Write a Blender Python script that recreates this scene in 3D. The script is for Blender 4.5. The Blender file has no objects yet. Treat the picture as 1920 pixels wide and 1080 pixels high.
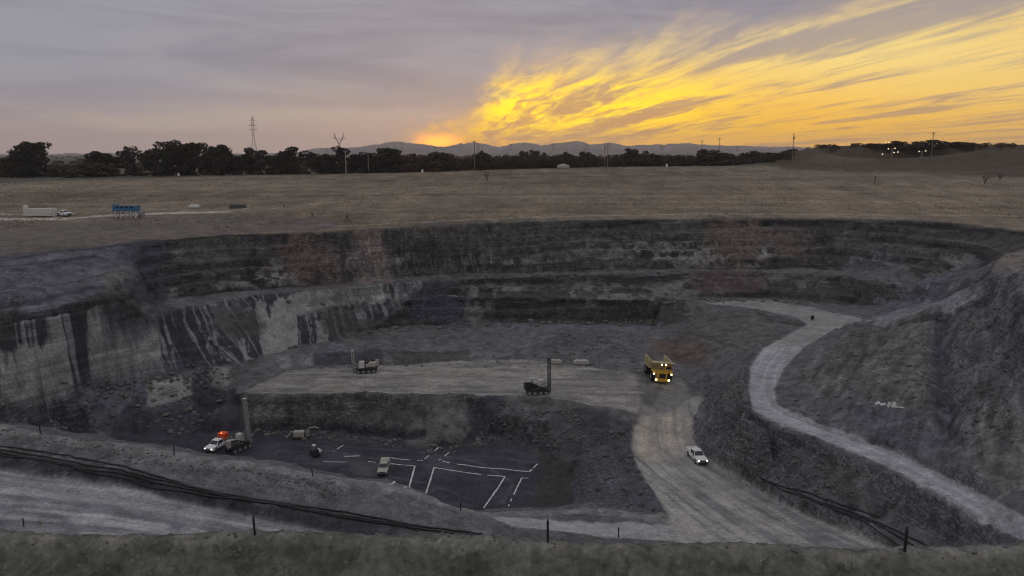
import bpy, bmesh, math, random
import numpy as np
from mathutils import Vector, Matrix
from mathutils.geometry import delaunay_2d_cdt

SC = bpy.context.scene
COL = SC.collection
R = math.radians

# ------------------------------------------------------------------ camera
CAMZ = 55.0
F = 1400.0                       # focal length in photo pixels (1920 wide)
PITCH = math.atan(250.0 / F)
cam_d = bpy.data.cameras.new("camera")
cam_d.sensor_width = 36.0
cam_d.lens = 36.0 * F / 1920.0
cam_d.clip_start = 0.5
cam_d.clip_end = 40000.0
cam = bpy.data.objects.new("camera", cam_d)
cam.location = (0, 0, CAMZ)
cam.rotation_euler = (math.pi / 2 - PITCH, 0, 0)
COL.objects.link(cam)
SC.camera = cam

# ------------------------------------------------------------------ view
SC.view_settings.view_transform = 'Standard'
SC.view_settings.look = 'None'
SC.view_settings.exposure = 0.0
SC.view_settings.gamma = 1.0
SC.render.film_transparent = False
try:
    SC.cycles.max_bounces = 5
    SC.cycles.diffuse_bounces = 3
    SC.cycles.volume_bounces = 1
    SC.cycles.use_denoising = True
    SC.cycles.filter_width = 1.15
except Exception:
    pass


# ------------------------------------------------------------------ node helper
class G:
    def __init__(s, nt):
        s.nt = nt

    def node(s, t, **kw):
        n = s.nt.nodes.new(t)
        for k, v in kw.items():
            setattr(n, k, v)
        return n

    def put(s, sock, v):
        if hasattr(v, 'is_linked') or isinstance(v, bpy.types.NodeSocket):
            s.nt.links.new(v, sock)
        else:
            sock.default_value = v

    def m(s, op, a, b=None, c=None, clamp=False):
        n = s.node('ShaderNodeMath', operation=op)
        n.use_clamp = clamp
        s.put(n.inputs[0], a)
        if b is not None:
            s.put(n.inputs[1], b)
        if c is not None:
            s.put(n.inputs[2], c)
        return n.outputs[0]

    def sep(s, v):
        n = s.node('ShaderNodeSeparateXYZ')
        s.put(n.inputs[0], v)
        return n.outputs

    def comb(s, x, y, z):
        n = s.node('ShaderNodeCombineXYZ')
        for i, v in enumerate((x, y, z)):
            s.put(n.inputs[i], v)
        return n.outputs[0]

    def vm(s, op, a, b):
        n = s.node('ShaderNodeVectorMath', operation=op)
        s.put(n.inputs[0], a)
        s.put(n.inputs[1], b)
        return n.outputs[0]

    def noise(s, vec, scale, detail=4.0, rough=0.55, dist=0.0):
        n = s.node('ShaderNodeTexNoise')
        s.put(n.inputs['Vector'], vec)
        n.inputs['Scale'].default_value = scale
        n.inputs['Detail'].default_value = detail
        n.inputs['Roughness'].default_value = rough
        n.inputs['Distortion'].default_value = dist
        return n.outputs[0]

    def ss(s, v, a, b, lo=0.0, hi=1.0):
        n = s.node('ShaderNodeMapRange', interpolation_type='SMOOTHSTEP')
        n.clamp = True
        s.put(n.inputs['Value'], v)
        n.inputs['From Min'].default_value = a
        n.inputs['From Max'].default_value = b
        n.inputs['To Min'].default_value = lo
        n.inputs['To Max'].default_value = hi
        return n.outputs[0]

    def lin(s, v, a, b, lo=0.0, hi=1.0):
        n = s.node('ShaderNodeMapRange')
        n.clamp = True
        s.put(n.inputs['Value'], v)
        n.inputs['From Min'].default_value = a
        n.inputs['From Max'].default_value = b
        n.inputs['To Min'].default_value = lo
        n.inputs['To Max'].default_value = hi
        return n.outputs[0]

    def mix(s, f, a, b, bt='MIX'):
        n = s.node('ShaderNodeMix', data_type='RGBA', blend_type=bt)
        n.clamp_factor = True
        s.put(n.inputs[0], f)
        for sock, v in ((n.inputs[6], a), (n.inputs[7], b)):
            if isinstance(v, (tuple, list)) and len(v) == 3:
                v = (v[0], v[1], v[2], 1.0)
            s.put(sock, v)
        return n.outputs[2]

    def ramp(s, f, stops):
        n = s.node('ShaderNodeValToRGB')
        s.put(n.inputs[0], f)
        cr = n.color_ramp
        while len(cr.elements) < len(stops):
            cr.elements.new(0.5)
        for e, (p, c) in zip(cr.elements, stops):
            e.position = p
            e.color = (c, c, c, 1) if not isinstance(c, tuple) else (c[0], c[1], c[2], 1)
        return n.outputs[0]


# ------------------------------------------------------------------ sky
SUN_AZ = math.atan2(820 - 960, F * 1.016)        # measured from +Y towards +X
SUN_EL = R(2.0)
world = bpy.data.worlds.new("World")
SC.world = world
world.use_nodes = True
nt = world.node_tree
nt.nodes.clear()
g = G(nt)
tc = g.node('ShaderNodeTexCoord')
dx, dy, dz = g.sep(tc.outputs['Generated'])[:3]
ypos = g.m('MAXIMUM', dy, 0.08)
zpos = g.m('MAXIMUM', dz, 0.0)
U = g.m('MULTIPLY_ADD', g.m('DIVIDE', dx, ypos), F * 1.016, 960.0)
H = g.m('MULTIPLY', g.m('DIVIDE', zpos, ypos), 1480.0)
# flat cloud sheet: streaks run along one direction and meet on the horizon
zz = g.m('ADD', zpos, 0.035)
cx = g.m('DIVIDE', dx, zz)
cy = g.m('DIVIDE', dy, zz)
ax, ay = -0.115, 0.993
across = g.m('SUBTRACT', g.m('MULTIPLY', cx, ay), g.m('MULTIPLY', cy, ax))
along = g.m('ADD', g.m('MULTIPLY', cx, ax), g.m('MULTIPLY', cy, ay))
cv = g.comb(across, g.m('MULTIPLY', along, 0.16), 0.0)
st_big = g.noise(g.vm('ADD', cv, (3.1, 1.7, 0.4)), 0.85, 4.0, 0.52, 0.5)
st_fine = g.noise(g.vm('ADD', cv, (7.3, 0.2, 2.4)), 3.6, 7.0, 0.68, 1.0)
st_mid = g.noise(g.vm('ADD', cv, (1.9, 4.1, 5.0)), 1.7, 4.0, 0.55, 1.0)
wisp = g.noise(g.comb(g.m('MULTIPLY', U, 0.004), g.m('MULTIPLY', H, 0.012), 0.3), 2.2, 5.0, 0.6, 0.6)
hb = g.ramp(g.lin(U, 600.0, 4600.0), [
    (0.0, 0.0), (0.030, 0.01), (0.048, 0.075), (0.062, 0.14), (0.073, 0.20), (0.085, 0.36), (0.095, 0.42), (0.125, 0.475),
    (0.175, 0.58), (0.225, 0.68), (0.33, 0.86), (0.5, 0.6), (0.85, 0.0)])
hb = g.m('MULTIPLY', hb, 350.0)
edge = g.m('SUBTRACT', hb, H)
edge = g.m('ADD', edge, g.m('MULTIPLY', g.m('SUBTRACT', wisp, 0.5), 85.0))
edge = g.m('ADD', edge, g.m('MULTIPLY', g.m('SUBTRACT', st_mid, 0.5), 95.0))
glow = g.m('MULTIPLY', g.ss(edge, -62.0, 52.0), g.ss(U, 715.0, 800.0))
# grey overcast part
warm = g.ss(g.m('ADD', H, g.m('MULTIPLY', g.m('SUBTRACT', wisp, 0.5), 90.0)), 10.0, 175.0, 1.0, 0.0)
nearglow = g.ss(U, 250.0, 850.0)
lay = g.noise(g.comb(g.m('MULTIPLY', U, 0.0016), g.m('MULTIPLY', g.m('MULTIPLY_ADD', U, 0.05, H), 0.013), 1.7), 1.0, 6.0, 0.6, 0.7)
grey = g.mix(g.ss(lay, 0.34, 0.66), (0.250, 0.252, 0.305), (0.330, 0.328, 0.376))
warmc = g.mix(nearglow, (0.40, 0.335, 0.338), (0.50, 0.375, 0.30))
grey = g.mix(warm, grey, warmc)
strip = g.m('MULTIPLY', g.ss(lay, 0.5, 0.66), g.m('MULTIPLY', warm, 0.6))
grey = g.mix(strip, grey, (0.52, 0.46, 0.36))
pinkedge = g.m('MULTIPLY', g.ss(edge, -110.0, -10.0), g.ss(st_fine, 0.35, 0.7, 0.2, 0.8))
grey = g.mix(pinkedge, grey, (0.55, 0.40, 0.33))
# glowing part
low = g.ss(g.m('ADD', H, g.m('MULTIPLY', g.m('SUBTRACT', U, 1200.0), 0.05)), 40.0, 235.0)
bright = g.mix(low, (1.22, 0.62, 0.0), (1.04, 0.78, 0.27))
bright = g.mix(g.ss(H, 0.0, 45.0, 0.65, 0.0), bright, (1.05, 0.46, 0.06))
core = g.m('MULTIPLY', g.ss(U, 840.0, 960.0), g.ss(U, 1060.0, 1500.0, 1.0, 0.0))
core = g.m('MULTIPLY', core, g.ss(g.m('ABSOLUTE', g.m('SUBTRACT', H, 95.0)), 10.0, 85.0, 1.0, 0.0))
bright = g.mix(g.m('MULTIPLY', core, g.ss(st_fine, 0.3, 0.6)), bright, (1.6, 1.15, 0.0))
right = g.ss(U, 1500.0, 2100.0)
bright = g.mix(g.m('MULTIPLY', right, 0.5), bright, (0.95, 0.56, 0.14))
dark = g.mix(low, (0.70, 0.37, 0.12), (0.50, 0.395, 0.30))
sh = g.m('ADD', g.m('MULTIPLY', st_big, 0.75), g.m('ADD', g.m('MULTIPLY', st_mid, 0.55), g.m('MULTIPLY', st_fine, 0.50)))
gcol = g.mix(g.ss(sh, 0.74, 0.97), dark, bright)
spot = g.m('MULTIPLY', g.ss(g.m('ABSOLUTE', g.m('SUBTRACT', U, 822.0)), 4.0, 60.0, 1.0, 0.0),
           g.ss(g.m('ABSOLUTE', g.m('SUBTRACT', H, 24.0)), 2.0, 22.0, 1.0, 0.0))
sky = g.mix(glow, grey, gcol)
sky = g.mix(spot, sky, (3.2, 1.1, 0.06))
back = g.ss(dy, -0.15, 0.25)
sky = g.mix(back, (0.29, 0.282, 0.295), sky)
lift = g.m('MAXIMUM', g.ss(dz, 0.27, 0.75), g.ss(dy, -0.15, 0.2, 1.0, 0.0))     # unseen sky overhead and behind raised to light the ground more
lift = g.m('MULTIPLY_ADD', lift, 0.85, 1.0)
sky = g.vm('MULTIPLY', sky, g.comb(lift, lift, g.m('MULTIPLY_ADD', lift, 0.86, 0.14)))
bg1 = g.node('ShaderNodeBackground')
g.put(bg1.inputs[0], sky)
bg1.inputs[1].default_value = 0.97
stx = g.node('ShaderNodeTexSky', sky_type='NISHITA')
stx.sun_disc = False
stx.sun_elevation = SUN_EL
stx.sun_rotation = SUN_AZ
stx.altitude = 150.0
stx.dust_density = 2.0
bg2 = g.node('ShaderNodeBackground')
g.put(bg2.inputs[0], stx.outputs[0])
bg2.inputs[1].default_value = 0.004
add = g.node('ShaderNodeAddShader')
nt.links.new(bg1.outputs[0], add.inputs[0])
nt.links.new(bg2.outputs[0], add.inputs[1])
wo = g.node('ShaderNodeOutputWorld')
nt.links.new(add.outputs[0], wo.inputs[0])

# ------------------------------------------------------------------ sun (already behind the range, very weak)
sd = bpy.data.lights.new("sun", 'SUN')
sd.energy = 0.25
sd.angle = R(8)
sd.color = (1.0, 0.72, 0.45)
sun = bpy.data.objects.new("sun", sd)
sv = Vector((math.sin(SUN_AZ) * math.cos(SUN_EL), math.cos(SUN_AZ) * math.cos(SUN_EL), math.sin(SUN_EL)))
sun.rotation_euler = sv.to_track_quat('Z', 'Y').to_euler()
sun.location = (0, 0, 120)
COL.objects.link(sun)
# ------------------------------------------------------------------ terrain
CT, ST = math.cos(PITCH), math.sin(PITCH)


def raydir(u, v):
    a, b = (u - 960.0) / F, (v - 540.0) / F
    return np.array([a, CT - b * ST, -ST - b * CT])


def P(u, v, z):                       # point of the level z seen under that angle of view
    d = raydir(u, v)
    t = (z - CAMZ) / d[2]
    return np.array([d[0] * t, d[1] * t, z])


def Q(u, v, y):                       # point at the distance y
    d = raydir(u, v)
    t = y / d[1]
    return np.array([d[0] * t, y, CAMZ + d[2] * t])


def line(pts, step=2.6):
    out = [pts[0]]
    for a, b in zip(pts[:-1], pts[1:]):
        L = np.linalg.norm((b - a)[:2])
        n = max(1, int(L / (step if L < 300 else L / 40.0)))
        for k in range(1, n + 1):
            out.append(a + (b - a) * k / n)
    return out


def LZ(lst, step=2.6):
    return line([P(*p) for p in lst], step)


def LY(lst, step=6.0):
    return line([Q(*p) for p in lst], step)


def off(lst, dx, dy, dz):
    return [p + np.array([dx, dy, dz]) for p in lst]


TP = []                                # every survey point of the ground
# crest of the pit, far side
crest = [(-420, 560, 32), (-150, 502, 33), (0, 479, 33), (150, 466, 33.3), (290, 451, 33.6), (420, 440, 34), (560, 436, 34.5), (680, 430, 34.7),
         (760, 425, 34.8), (880, 420, 35), (1000, 415, 35), (1150, 412, 35), (1300, 410, 35), (1430, 408, 35), (1560, 408, 35),
         (1700, 413, 35), (1800, 420, 35), (1920, 434, 35), (2060, 450, 35), (2400, 480, 35)]
TP += LZ(crest)
TP += off(LZ(crest, 4.0), 0, 4.0, 0.5)
# field: pad with containers on the left, ground rising to the tree belt
TP += LZ([(-300, 412, 35.8), (0, 404, 36), (250, 404, 36), (420, 402, 36), (640, 398, 36.2), (980, 398, 36.2), (1400, 394, 36.2), (1920, 394, 36.2), (2400, 396, 36.2)], 5)
far = [(-500, 338, 440), (-200, 335, 440), (0, 331, 440), (300, 329, 440), (600, 326, 440), (800, 322, 440), (1000, 316, 440),
       (1200, 312, 440), (1440, 310, 440), (1700, 309, 430), (1920, 310, 430), (2400, 312, 430)]
TP += LY(far)
TP += off(LY(far, 15), 0, 60, -2.0)
# spoil hills on the right, behind the field
TP += LY([(1440, 303, 450), (1490, 281, 478), (1540, 273, 500), (1620, 271, 500), (1700, 272, 500), (1830, 271, 500), (1950, 270, 500), (2400, 272, 500)], 5)
TP += LY([(1430, 300, 560), (1540, 280, 560), (1700, 278, 560), (1950, 276, 560), (2400, 278, 560)], 12)
TP += LY([(1500, 309, 437), (1535, 297, 449), (1565, 289, 455), (1600, 294, 452), (1650, 302, 444)], 3)
TP += LY([(1760, 300, 440), (1800, 285, 455), (1860, 277, 462), (1960, 277, 462), (2200, 278, 462)], 4)
TP += LY([(1660, 296, 455), (1740, 293, 462)], 4)
# plain
for yy, zz in ((640, 43.0), (900, 43.5), (1500, 45.0), (3000, 48.0), (6000, 50.5), (12000, 52.0)):
    TP += line([np.array([-yy * 1.2, yy, zz]), np.array([yy * 1.2, yy, zz])], 1e9 if yy > 1000 else 30)
# upper lifts on the left
TP += LZ([(-300, 600, 27), (-100, 562, 27.5), (0, 546, 28), (130, 521, 28.4), (250, 499, 29)])
TP += LZ([(-300, 612, 26.6), (-100, 573, 27.2), (0, 556, 27.7), (130, 530, 28.1), (250, 506, 28.7)])
TP += LZ([(-300, 650, 23), (-100, 616, 23.7), (0, 598, 24), (120, 578, 24.4), (220, 556, 25)])
TP += LZ([(-300, 662, 22.7), (-100, 627, 23.4), (0, 608, 23.8), (120, 587, 24.1), (220, 563, 24.7)])
# mid bench (inner edge) and the top of the pre-split face (outer edge)
inner = [(290, 562, 21), (400, 553, 20.7), (480, 545, 20.6), (560, 540, 20.5), (640, 532, 20.5), (720, 524, 20.5), (830, 516, 20.5), (1000, 512, 20.5),
         (1200, 507, 20.5), (1400, 505, 20.5), (1540, 506, 20.5)]
outer = [(-300, 690, 19.5), (-120, 668, 18.6), (0, 650, 19), (100, 630, 19.5), (215, 603, 20), (310, 583, 20.2), (400, 566, 20.2), (480, 553, 20.2), (560, 546, 20.2), (640, 539, 20.2),
         (720, 531, 20.2), (830, 523, 20.2), (1000, 518, 20.2), (1200, 513, 20.2), (1400, 511, 20.2), (1530, 514, 20.2), (1600, 520, 20.2), (1650, 536, 20)]
TP += LZ(inner)
TP += LZ(outer)
# foot of the faces
toeL = [(-300, 810, 11), (-120, 785, 10.5), (0, 762, 9.5), (90, 760, 7.5), (180, 733, 7.2), (293, 704, 7.6), (400, 690, 7.2), (480, 676, 7.8), (560, 652, 8.6)]
toeC = [(650, 629, 8.8), (760, 613, 9.1), (900, 605, 9.6), (1050, 605, 9.6), (1200, 604, 9.7), (1270, 596, 10.2)]
TP += LZ(toeL)
TP += LZ(toeC)
TP += LZ([(880, 548, 16.4), (1000, 550, 16), (1150, 553, 16), (1290, 558, 15.6)])           # ledges in the lower face
TP += LZ([(880, 556, 16.1), (1000, 558, 15.7), (1150, 561, 15.7), (1290, 565, 15.3)])
TP += LZ([(1310, 560, 14), (1400, 559, 14), (1500, 561, 14), (1590, 566, 14.2), (1640, 572, 15)])
# talus at the foot of the left face, down to the coal floor
TP += LZ([(-300, 850, 9), (-200, 840, 7.5), (0, 812, 5.5), (100, 800, 3), (187, 806, 0.8), (260, 818, 0), (330, 826, 0), (392, 790, 0), (430, 782, 0)])
TP += LZ([(215, 772, 3.6), (272, 768, 3.6), (360, 740, 4.2)])
# low step behind the drill bench
TP += LZ([(500, 664, 9.6), (560, 661, 9.6), (640, 656, 9.8), (715, 650, 9.6), (740, 655, 9.0)])
TP += LZ([(490, 697, 7.3), (560, 692, 7.3), (640, 690, 7.3), (720, 684, 7.3), (850, 674, 7.3), (1000, 672, 7.3), (1190, 690, 7.2)])
TP += LZ([(1040, 640, 10.0), (1090, 622, 10.6), (1130, 624, 10.2), (1142, 648, 9.3)])
TP += LZ([(1060, 668, 7.6), (1150, 668, 7.6), (1180, 672, 7.4)])
# drill bench, front edge
bench = [(440, 738, 7), (560, 739, 7), (700, 739, 7), (850, 741, 7), (930, 744, 7), (1000, 746, 7), (1060, 753, 7), (1120, 763, 7), (1160, 780, 6.4),
         (1188, 802, 5.2), (1184, 840, 4.6), (1200, 885, 5.2), (1228, 930, 6.0), (1256, 966, 6.6)]
TP += LZ(bench)
TP += LZ([(450, 722, 7.2), (620, 712, 7.2), (800, 710, 7.2), (960, 710, 7.2), (1120, 722, 7.2), (1200, 735, 7.0)])
toeB = [(458, 806, 0.2), (520, 809, 0), (600, 812, 0), (700, 819, 0), (770, 826, 0), (820, 839, 0), (870, 835, 0), (910, 822, 0), (960, 826, 0), (1005, 842, 0),
        (1035, 860, 0), (1062, 882, 0), (1074, 912, 0.2), (1070, 944, 0.6), (1040, 952, 0.8)]
TP += LZ(toeB)
TP += LZ([(925, 775, 4.6), (990, 790, 4.2), (1060, 800, 4.6)])          # bulge of the dumped nose
TP += LZ([(1110, 855, 3.6), (1120, 900, 3.8), (1150, 940, 4.6)])
# coal floor
TP += LZ([(420, 862, 0), (560, 868, 0), (700, 880, 0), (900, 900, 0), (1000, 905, 0)])
TP += LZ([(480, 832, 0), (700, 848, 0), (900, 860, 0), (1000, 875, 0)])
# bund between the haul road and the pit
E = [(-400, 772, 20), (-200, 786, 19), (0, 796, 18), (77, 812, 17.3), (167, 830, 16.4), (250, 838, 15.7), (327, 852, 15), (433, 863, 13.9), (533, 876, 13), (633, 901, 11.9), (706, 908, 11),
     (760, 917, 9.6), (790, 932, 8.5), (825, 944, 7.4), (858, 953, 6.5), (912, 961, 6.0), (1075, 958, 5.2), (1180, 966, 6), (1258, 976, 6.7)]
TP += LZ(E)
eL = LZ(E[:11], 3.0)
TP += off(eL, 0, 6.0, -2.2)
TP += [np.array([p[0], p[1] + 24.0 - 6 * i / len(eL), 0.0]) for i, p in enumerate(eL)]
TP += LZ([(800, 945, 0), (860, 962, 0), (930, 955, 0.2), (1030, 951, 0.8)])
pipe_l = [(-400, 822, 18.4), (-200, 834, 17.6), (0, 848, 16.5), (150, 872, 15.3), (250, 891, 14.2), (400, 926, 12.6), (600, 966, 10.6), (750, 986, 9), (900, 1003, 7.8), (960, 1008, 7.4)]
TP += LZ(pipe_l)
road_u = [(-400, 838, 17), (-200, 858, 16), (0, 884, 14.8), (130, 902, 13.8), (250, 922, 12.8), (400, 956, 11.3), (500, 978, 10.2), (600, 1000, 9.2), (720, 1025, 8.2)]
TP += LZ(road_u)
TP += LZ([(-400, 960, 16), (-200, 975, 15), (0, 1010, 14), (250, 1020, 12.6), (500, 1045, 10.1), (720, 1060, 8.2)])
TP += LZ([(920, 968, 6.2), (1000, 972, 6.0), (1100, 978, 6.2), (1250, 984, 6.7)])
TP += LZ([(960, 986, 6.9), (1010, 992, 7.0), (1060, 1000, 6.9), (1130, 1008, 6.9), (1250, 1012, 7.2)])
TP += LZ([(985, 1002, 7.6), (1030, 1008, 7.4)])
# ramp right edge, and the ground towards the camera below the near bund
rr = [(1262, 690, 7.3), (1300, 700, 7.2), (1310, 740, 6.0), (1292, 790, 4.6), (1302, 832, 3.9), (1342, 872, 3.7), (1425, 925, 4.8), (1560, 986, 7), (1655, 1023, 9), (1720, 1050, 10.4)]
TP += LZ(rr)
TP += LZ([(1240, 716, 7.0), (1245, 760, 5.4), (1245, 800, 4.2), (1255, 850, 3.8), (1300, 900, 4.0), (1400, 960, 5.4), (1500, 1012, 7.6)])
TP += LZ([(1260, 1040, 8.5), (1450, 1050, 9.2)])
# haul road winding up on the right
road_l = [(1408, 690, 13.5), (1405, 728, 13.4), (1412, 768, 13.2), (1450, 790, 13.1), (1540, 826, 13.5), (1620, 856, 14.3), (1700, 892, 15.3), (1800, 946, 16.6), (1890, 994, 17.8), (2000, 1052, 19.2), (2200, 1150, 21)]
road_r = [(1468, 690, 13.6), (1450, 728, 13.5), (1454, 756, 13.3), (1484, 776, 13.2), (1560, 806, 13.6), (1640, 836, 14.4), (1720, 872, 15.4), (1820, 920, 16.7), (1915, 966, 17.9), (2030, 1020, 19.3), (2260, 1120, 21.1)]
up_l = [(1436, 650, 13.6), (1478, 630, 13.7), (1516, 608, 13.9), (1500, 596, 14), (1440, 583, 14), (1370, 572, 14), (1310, 568, 14)]
up_r = [(1504, 652, 13.7), (1545, 629, 13.8), (1590, 611, 14), (1618, 600, 14), (1570, 588, 14), (1500, 573, 14), (1440, 564, 14)]
TP += LZ(up_l[::-1][2:5]) + LZ(up_l[:3] + []) + LZ([(1436, 650, 13.6)] + road_l)
TP += LZ(up_r[::-1][2:] + road_r)
TP += LZ([(1290, 592, 12.0), (1300, 585, 13.2), (1350, 582, 13.8)])
# face between that road and the pit ramp
TP += LZ([(1150, 645, 8.6), (1250, 662, 8.2), (1300, 682, 7.4)])
TP += LZ([(1230, 615, 9.6), (1290, 626, 11), (1380, 634, 12.6)])
TP += LZ([(1370, 800, 8.8), (1420, 850, 7.8), (1500, 905, 8.2), (1620, 955, 10.3), (1720, 985, 11.8)])
TP += LZ([(1391, 690, 14.0), (1388, 735, 13.9), (1397, 777, 13.7), (1440, 799, 13.5)])
TP += LZ([(1760, 1010, 12), (1860, 1032, 14), (1960, 1080, 16)])
# spoil slopes right of the road
TP += LZ([(1690, 560, 16), (1750, 572, 18.5), (1835, 552, 24)])
TP += LZ([(1660, 590, 15), (1700, 640, 17), (1730, 700, 17.8), (1745, 770, 18.2)])
TP += LZ([(1600, 625, 15.6), (1600, 660, 16), (1600, 720, 15.6), (1600, 780, 14.9), (1668, 762, 16.8)])
TP += LZ([(1560, 740, 14.4), (1620, 800, 14.8), (1720, 840, 16.6)])
TP += LZ([(1775, 600, 20), (1772, 700, 18.2), (1782, 800, 17.8), (1840, 880, 19)])
TP += LZ([(1850, 560, 26), (1850, 640, 23.6), (1840, 740, 21.0), (1860, 850, 20.2)])
TP += LZ([(1920, 520, 32), (1920, 600, 29.5), (1920, 700, 26), (1905, 780, 23.2), (1910, 830, 21.8), (1930, 905, 19.3)])
TP += LZ([(2060, 520, 34), (2060, 640, 31), (2080, 800, 26), (2100, 950, 21)])
TP += LZ([(1640, 505, 21), (1700, 500, 23), (1762, 486, 25.5), (1800, 490, 26.5), (1838, 505, 27.5)])
TP += LZ([(1580, 500, 20.6), (1660, 528, 20.2), (1730, 530, 22), (1800, 525, 25), (1860, 520, 29)])
TP += LZ([(1862, 492, 31.5), (1885, 474, 33), (1930, 462, 34), (2000, 462, 34.4)])
# near bund that closes the bottom of the view
near = [(-600, 985, 33), (-200, 995, 33), (0, 1002, 33), (200, 1007, 33), (478, 1007, 33), (700, 1012, 33), (960, 1018, 33), (1270, 1027, 33), (1450, 1034, 33), (1600, 1034, 33), (1750, 1032, 33),
        (1920, 1029, 33), (2200, 1030, 33), (2600, 1030, 33)]
nl = LZ(near, 1.2)
TP += nl
TP += off(nl, 0, 0.7, -0.12)
TP += off(nl, 0, 9.0, -8.6)
TP += off(nl, 0, 19.0, -16.2)
TP += off(nl, 0, -2.3, -1.75)
TP += off(nl[::4], 0, -6.0, -1.9)
TP += [np.array([x, y, 31.0]) for x in (-60, -20, 20, 60) for y in (-30, 5, 20)]
TP += [np.array([x, y, 34.0]) for x, y in ((-300, -50), (300, -50), (-400, 100), (400, 100), (-14000, -14000), (14000, -14000), (0, -14000), (-14400, 0), (14400, 0), (-300, -300), (300, -300), (-420, 250), (420, 250))]

TP = np.array(TP)
_, ui = np.unique(np.round(TP[:, :2] / 0.4).astype(np.int64), axis=0, return_index=True)
TP = TP[np.sort(ui)]
res = delaunay_2d_cdt([Vector((float(p[0]), float(p[1]))) for p in TP], [], [], 0, 1e-4, True)
TV = np.array([[v.x, v.y] for v in res[0]])
TZ = np.array([TP[o[0]][2] if o else 0.0 for o in res[3]])
TF = [tuple(f) for f in res[2] if len(f) == 3]

# polar grid, fine in the fan the camera looks at
az = np.concatenate([np.linspace(-180, -41, 70)[:-1], np.linspace(-41, 41, 940), np.linspace(41, 180, 70)[1:]])
az = np.radians(az)
rs = list(np.arange(2.0, 34.0, 0.9))
r = 34.0
while r < 300.0:
    rs.append(r)
    r += 0.13 if r < 50 else 0.2 if r < 100 else 0.24 if r < 250 else 0.5
while r < 13500.0:
    rs.append(r)
    r += max(1.0, (r - 290.0) * 0.03)
rs = np.array(rs)
NA, NR = len(az), len(rs)
GX = np.sin(az)[None, :] * rs[:, None]
GY = np.cos(az)[None, :] * rs[:, None]


def hash2(ix, iy, seed):
    h = (ix.astype(np.int64) * 374761393 + iy.astype(np.int64) * 668265263 + seed * 974711) & 0x7fffffff
    h = ((h ^ (h >> 13)) * 1274126177) & 0x7fffffff
    h = h ^ (h >> 16)
    return (h & 0xffff).astype(np.float32) / 65535.0


def vnoise(x, y, seed=0):
    ix, iy = np.floor(x), np.floor(y)
    fx, fy = (x - ix).astype(np.float32), (y - iy).astype(np.float32)
    fx, fy = fx * fx * (3 - 2 * fx), fy * fy * (3 - 2 * fy)
    a, b = hash2(ix, iy, seed), hash2(ix + 1, iy, seed)
    c, d = hash2(ix, iy + 1, seed), hash2(ix + 1, iy + 1, seed)
    return a + (b - a) * fx + (c - a) * fy + (a - b - c + d) * fx * fy


def fbm(x, y, seed=0, oct=4, gain=0.5):
    s, a, t = 0.0, 1.0, 0.0
    for i in range(oct):
        ca, sa = math.cos(i * 1.3), math.sin(i * 1.3)
        s = s + a * vnoise((x * ca - y * sa) * 2 ** i + 17.3 * i, (x * sa + y * ca) * 2 ** i - 9.1 * i, seed + i)
        t += a
        a *= gain
    return s / t - 0.5


def tin(wx, wy):
    H = np.full(wx.shape, np.nan)
    wr = np.hypot(wx, wy)
    for f in TF:
        p = TV[list(f)]
        (x0, y0), (x1, y1), (x2, y2) = p
        det = (y1 - y2) * (x0 - x2) + (x2 - x1) * (y0 - y2)
        if abs(det) < 1e-9:
            continue
        pr = np.hypot(p[:, 0], p[:, 1])
        dmin = 1e9
        inside = True
        for i in range(3):
            a, b = p[i], p[(i + 1) % 3]
            ab = b - a
            t = min(1.0, max(0.0, -a.dot(ab) / max(1e-12, ab.dot(ab))))
            dmin = min(dmin, float(np.hypot(*(a + ab * t))))
        pa = np.arctan2(p[:, 0], p[:, 1])
        if dmin < 12 or pa.max() - pa.min() > math.pi:
            c0, c1 = 0, NA
            if dmin < 12:
                dmin = 0
        else:
            pad = 5.0 / dmin
            c0 = max(0, np.searchsorted(az, pa.min() - pad) - 1)
            c1 = min(NA, np.searchsorted(az, pa.max() + pad) + 1)
        r0 = max(0, np.searchsorted(rs, dmin - 5) - 1)
        r1 = min(NR, np.searchsorted(rs, pr.max() + 5) + 1)
        X, Y = wx[r0:r1, c0:c1], wy[r0:r1, c0:c1]
        l0 = ((y1 - y2) * (X - x2) + (x2 - x1) * (Y - y2)) / det
        l1 = ((y2 - y0) * (X - x2) + (x0 - x2) * (Y - y2)) / det
        l2 = 1 - l0 - l1
        ok = (l0 >= -1e-6) & (l1 >= -1e-6) & (l2 >= -1e-6)
        if ok.any():
            z = l0 * TZ[f[0]] + l1 * TZ[f[1]] + l2 * TZ[f[2]]
            H[r0:r1, c0:c1][ok] = z[ok]
    bad = np.isnan(H)
    H[bad] = 34.0
    return H


def blur(A, n=1):
    for _ in range(n):
        B = A.copy()
        B[1:-1] = (A[:-2] + 2 * A[1:-1] + A[2:]) / 4
        A = B.copy()
        A[:, 1:-1] = (B[:, :-2] + 2 * B[:, 1:-1] + B[:, 2:]) / 4
    return A


ZS = None                               # smooth survey height on the grid


def height(x, y, A=None):
    A = ZH if A is None else A
    a, r = np.arctan2(x, y), np.hypot(x, y)
    i = np.clip(np.searchsorted(rs, r) - 1, 0, NR - 2)
    j = np.clip(np.searchsorted(az, a) - 1, 0, NA - 2)
    fr = np.clip((r - rs[i]) / (rs[i + 1] - rs[i]), 0, 1)
    fa = np.clip((a - az[j]) / (az[j + 1] - az[j]), 0, 1)
    return (A[i, j] * (1 - fr) * (1 - fa) + A[i + 1, j] * fr * (1 - fa) + A[i, j + 1] * (1 - fr) * fa + A[i + 1, j + 1] * fr * fa)


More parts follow.
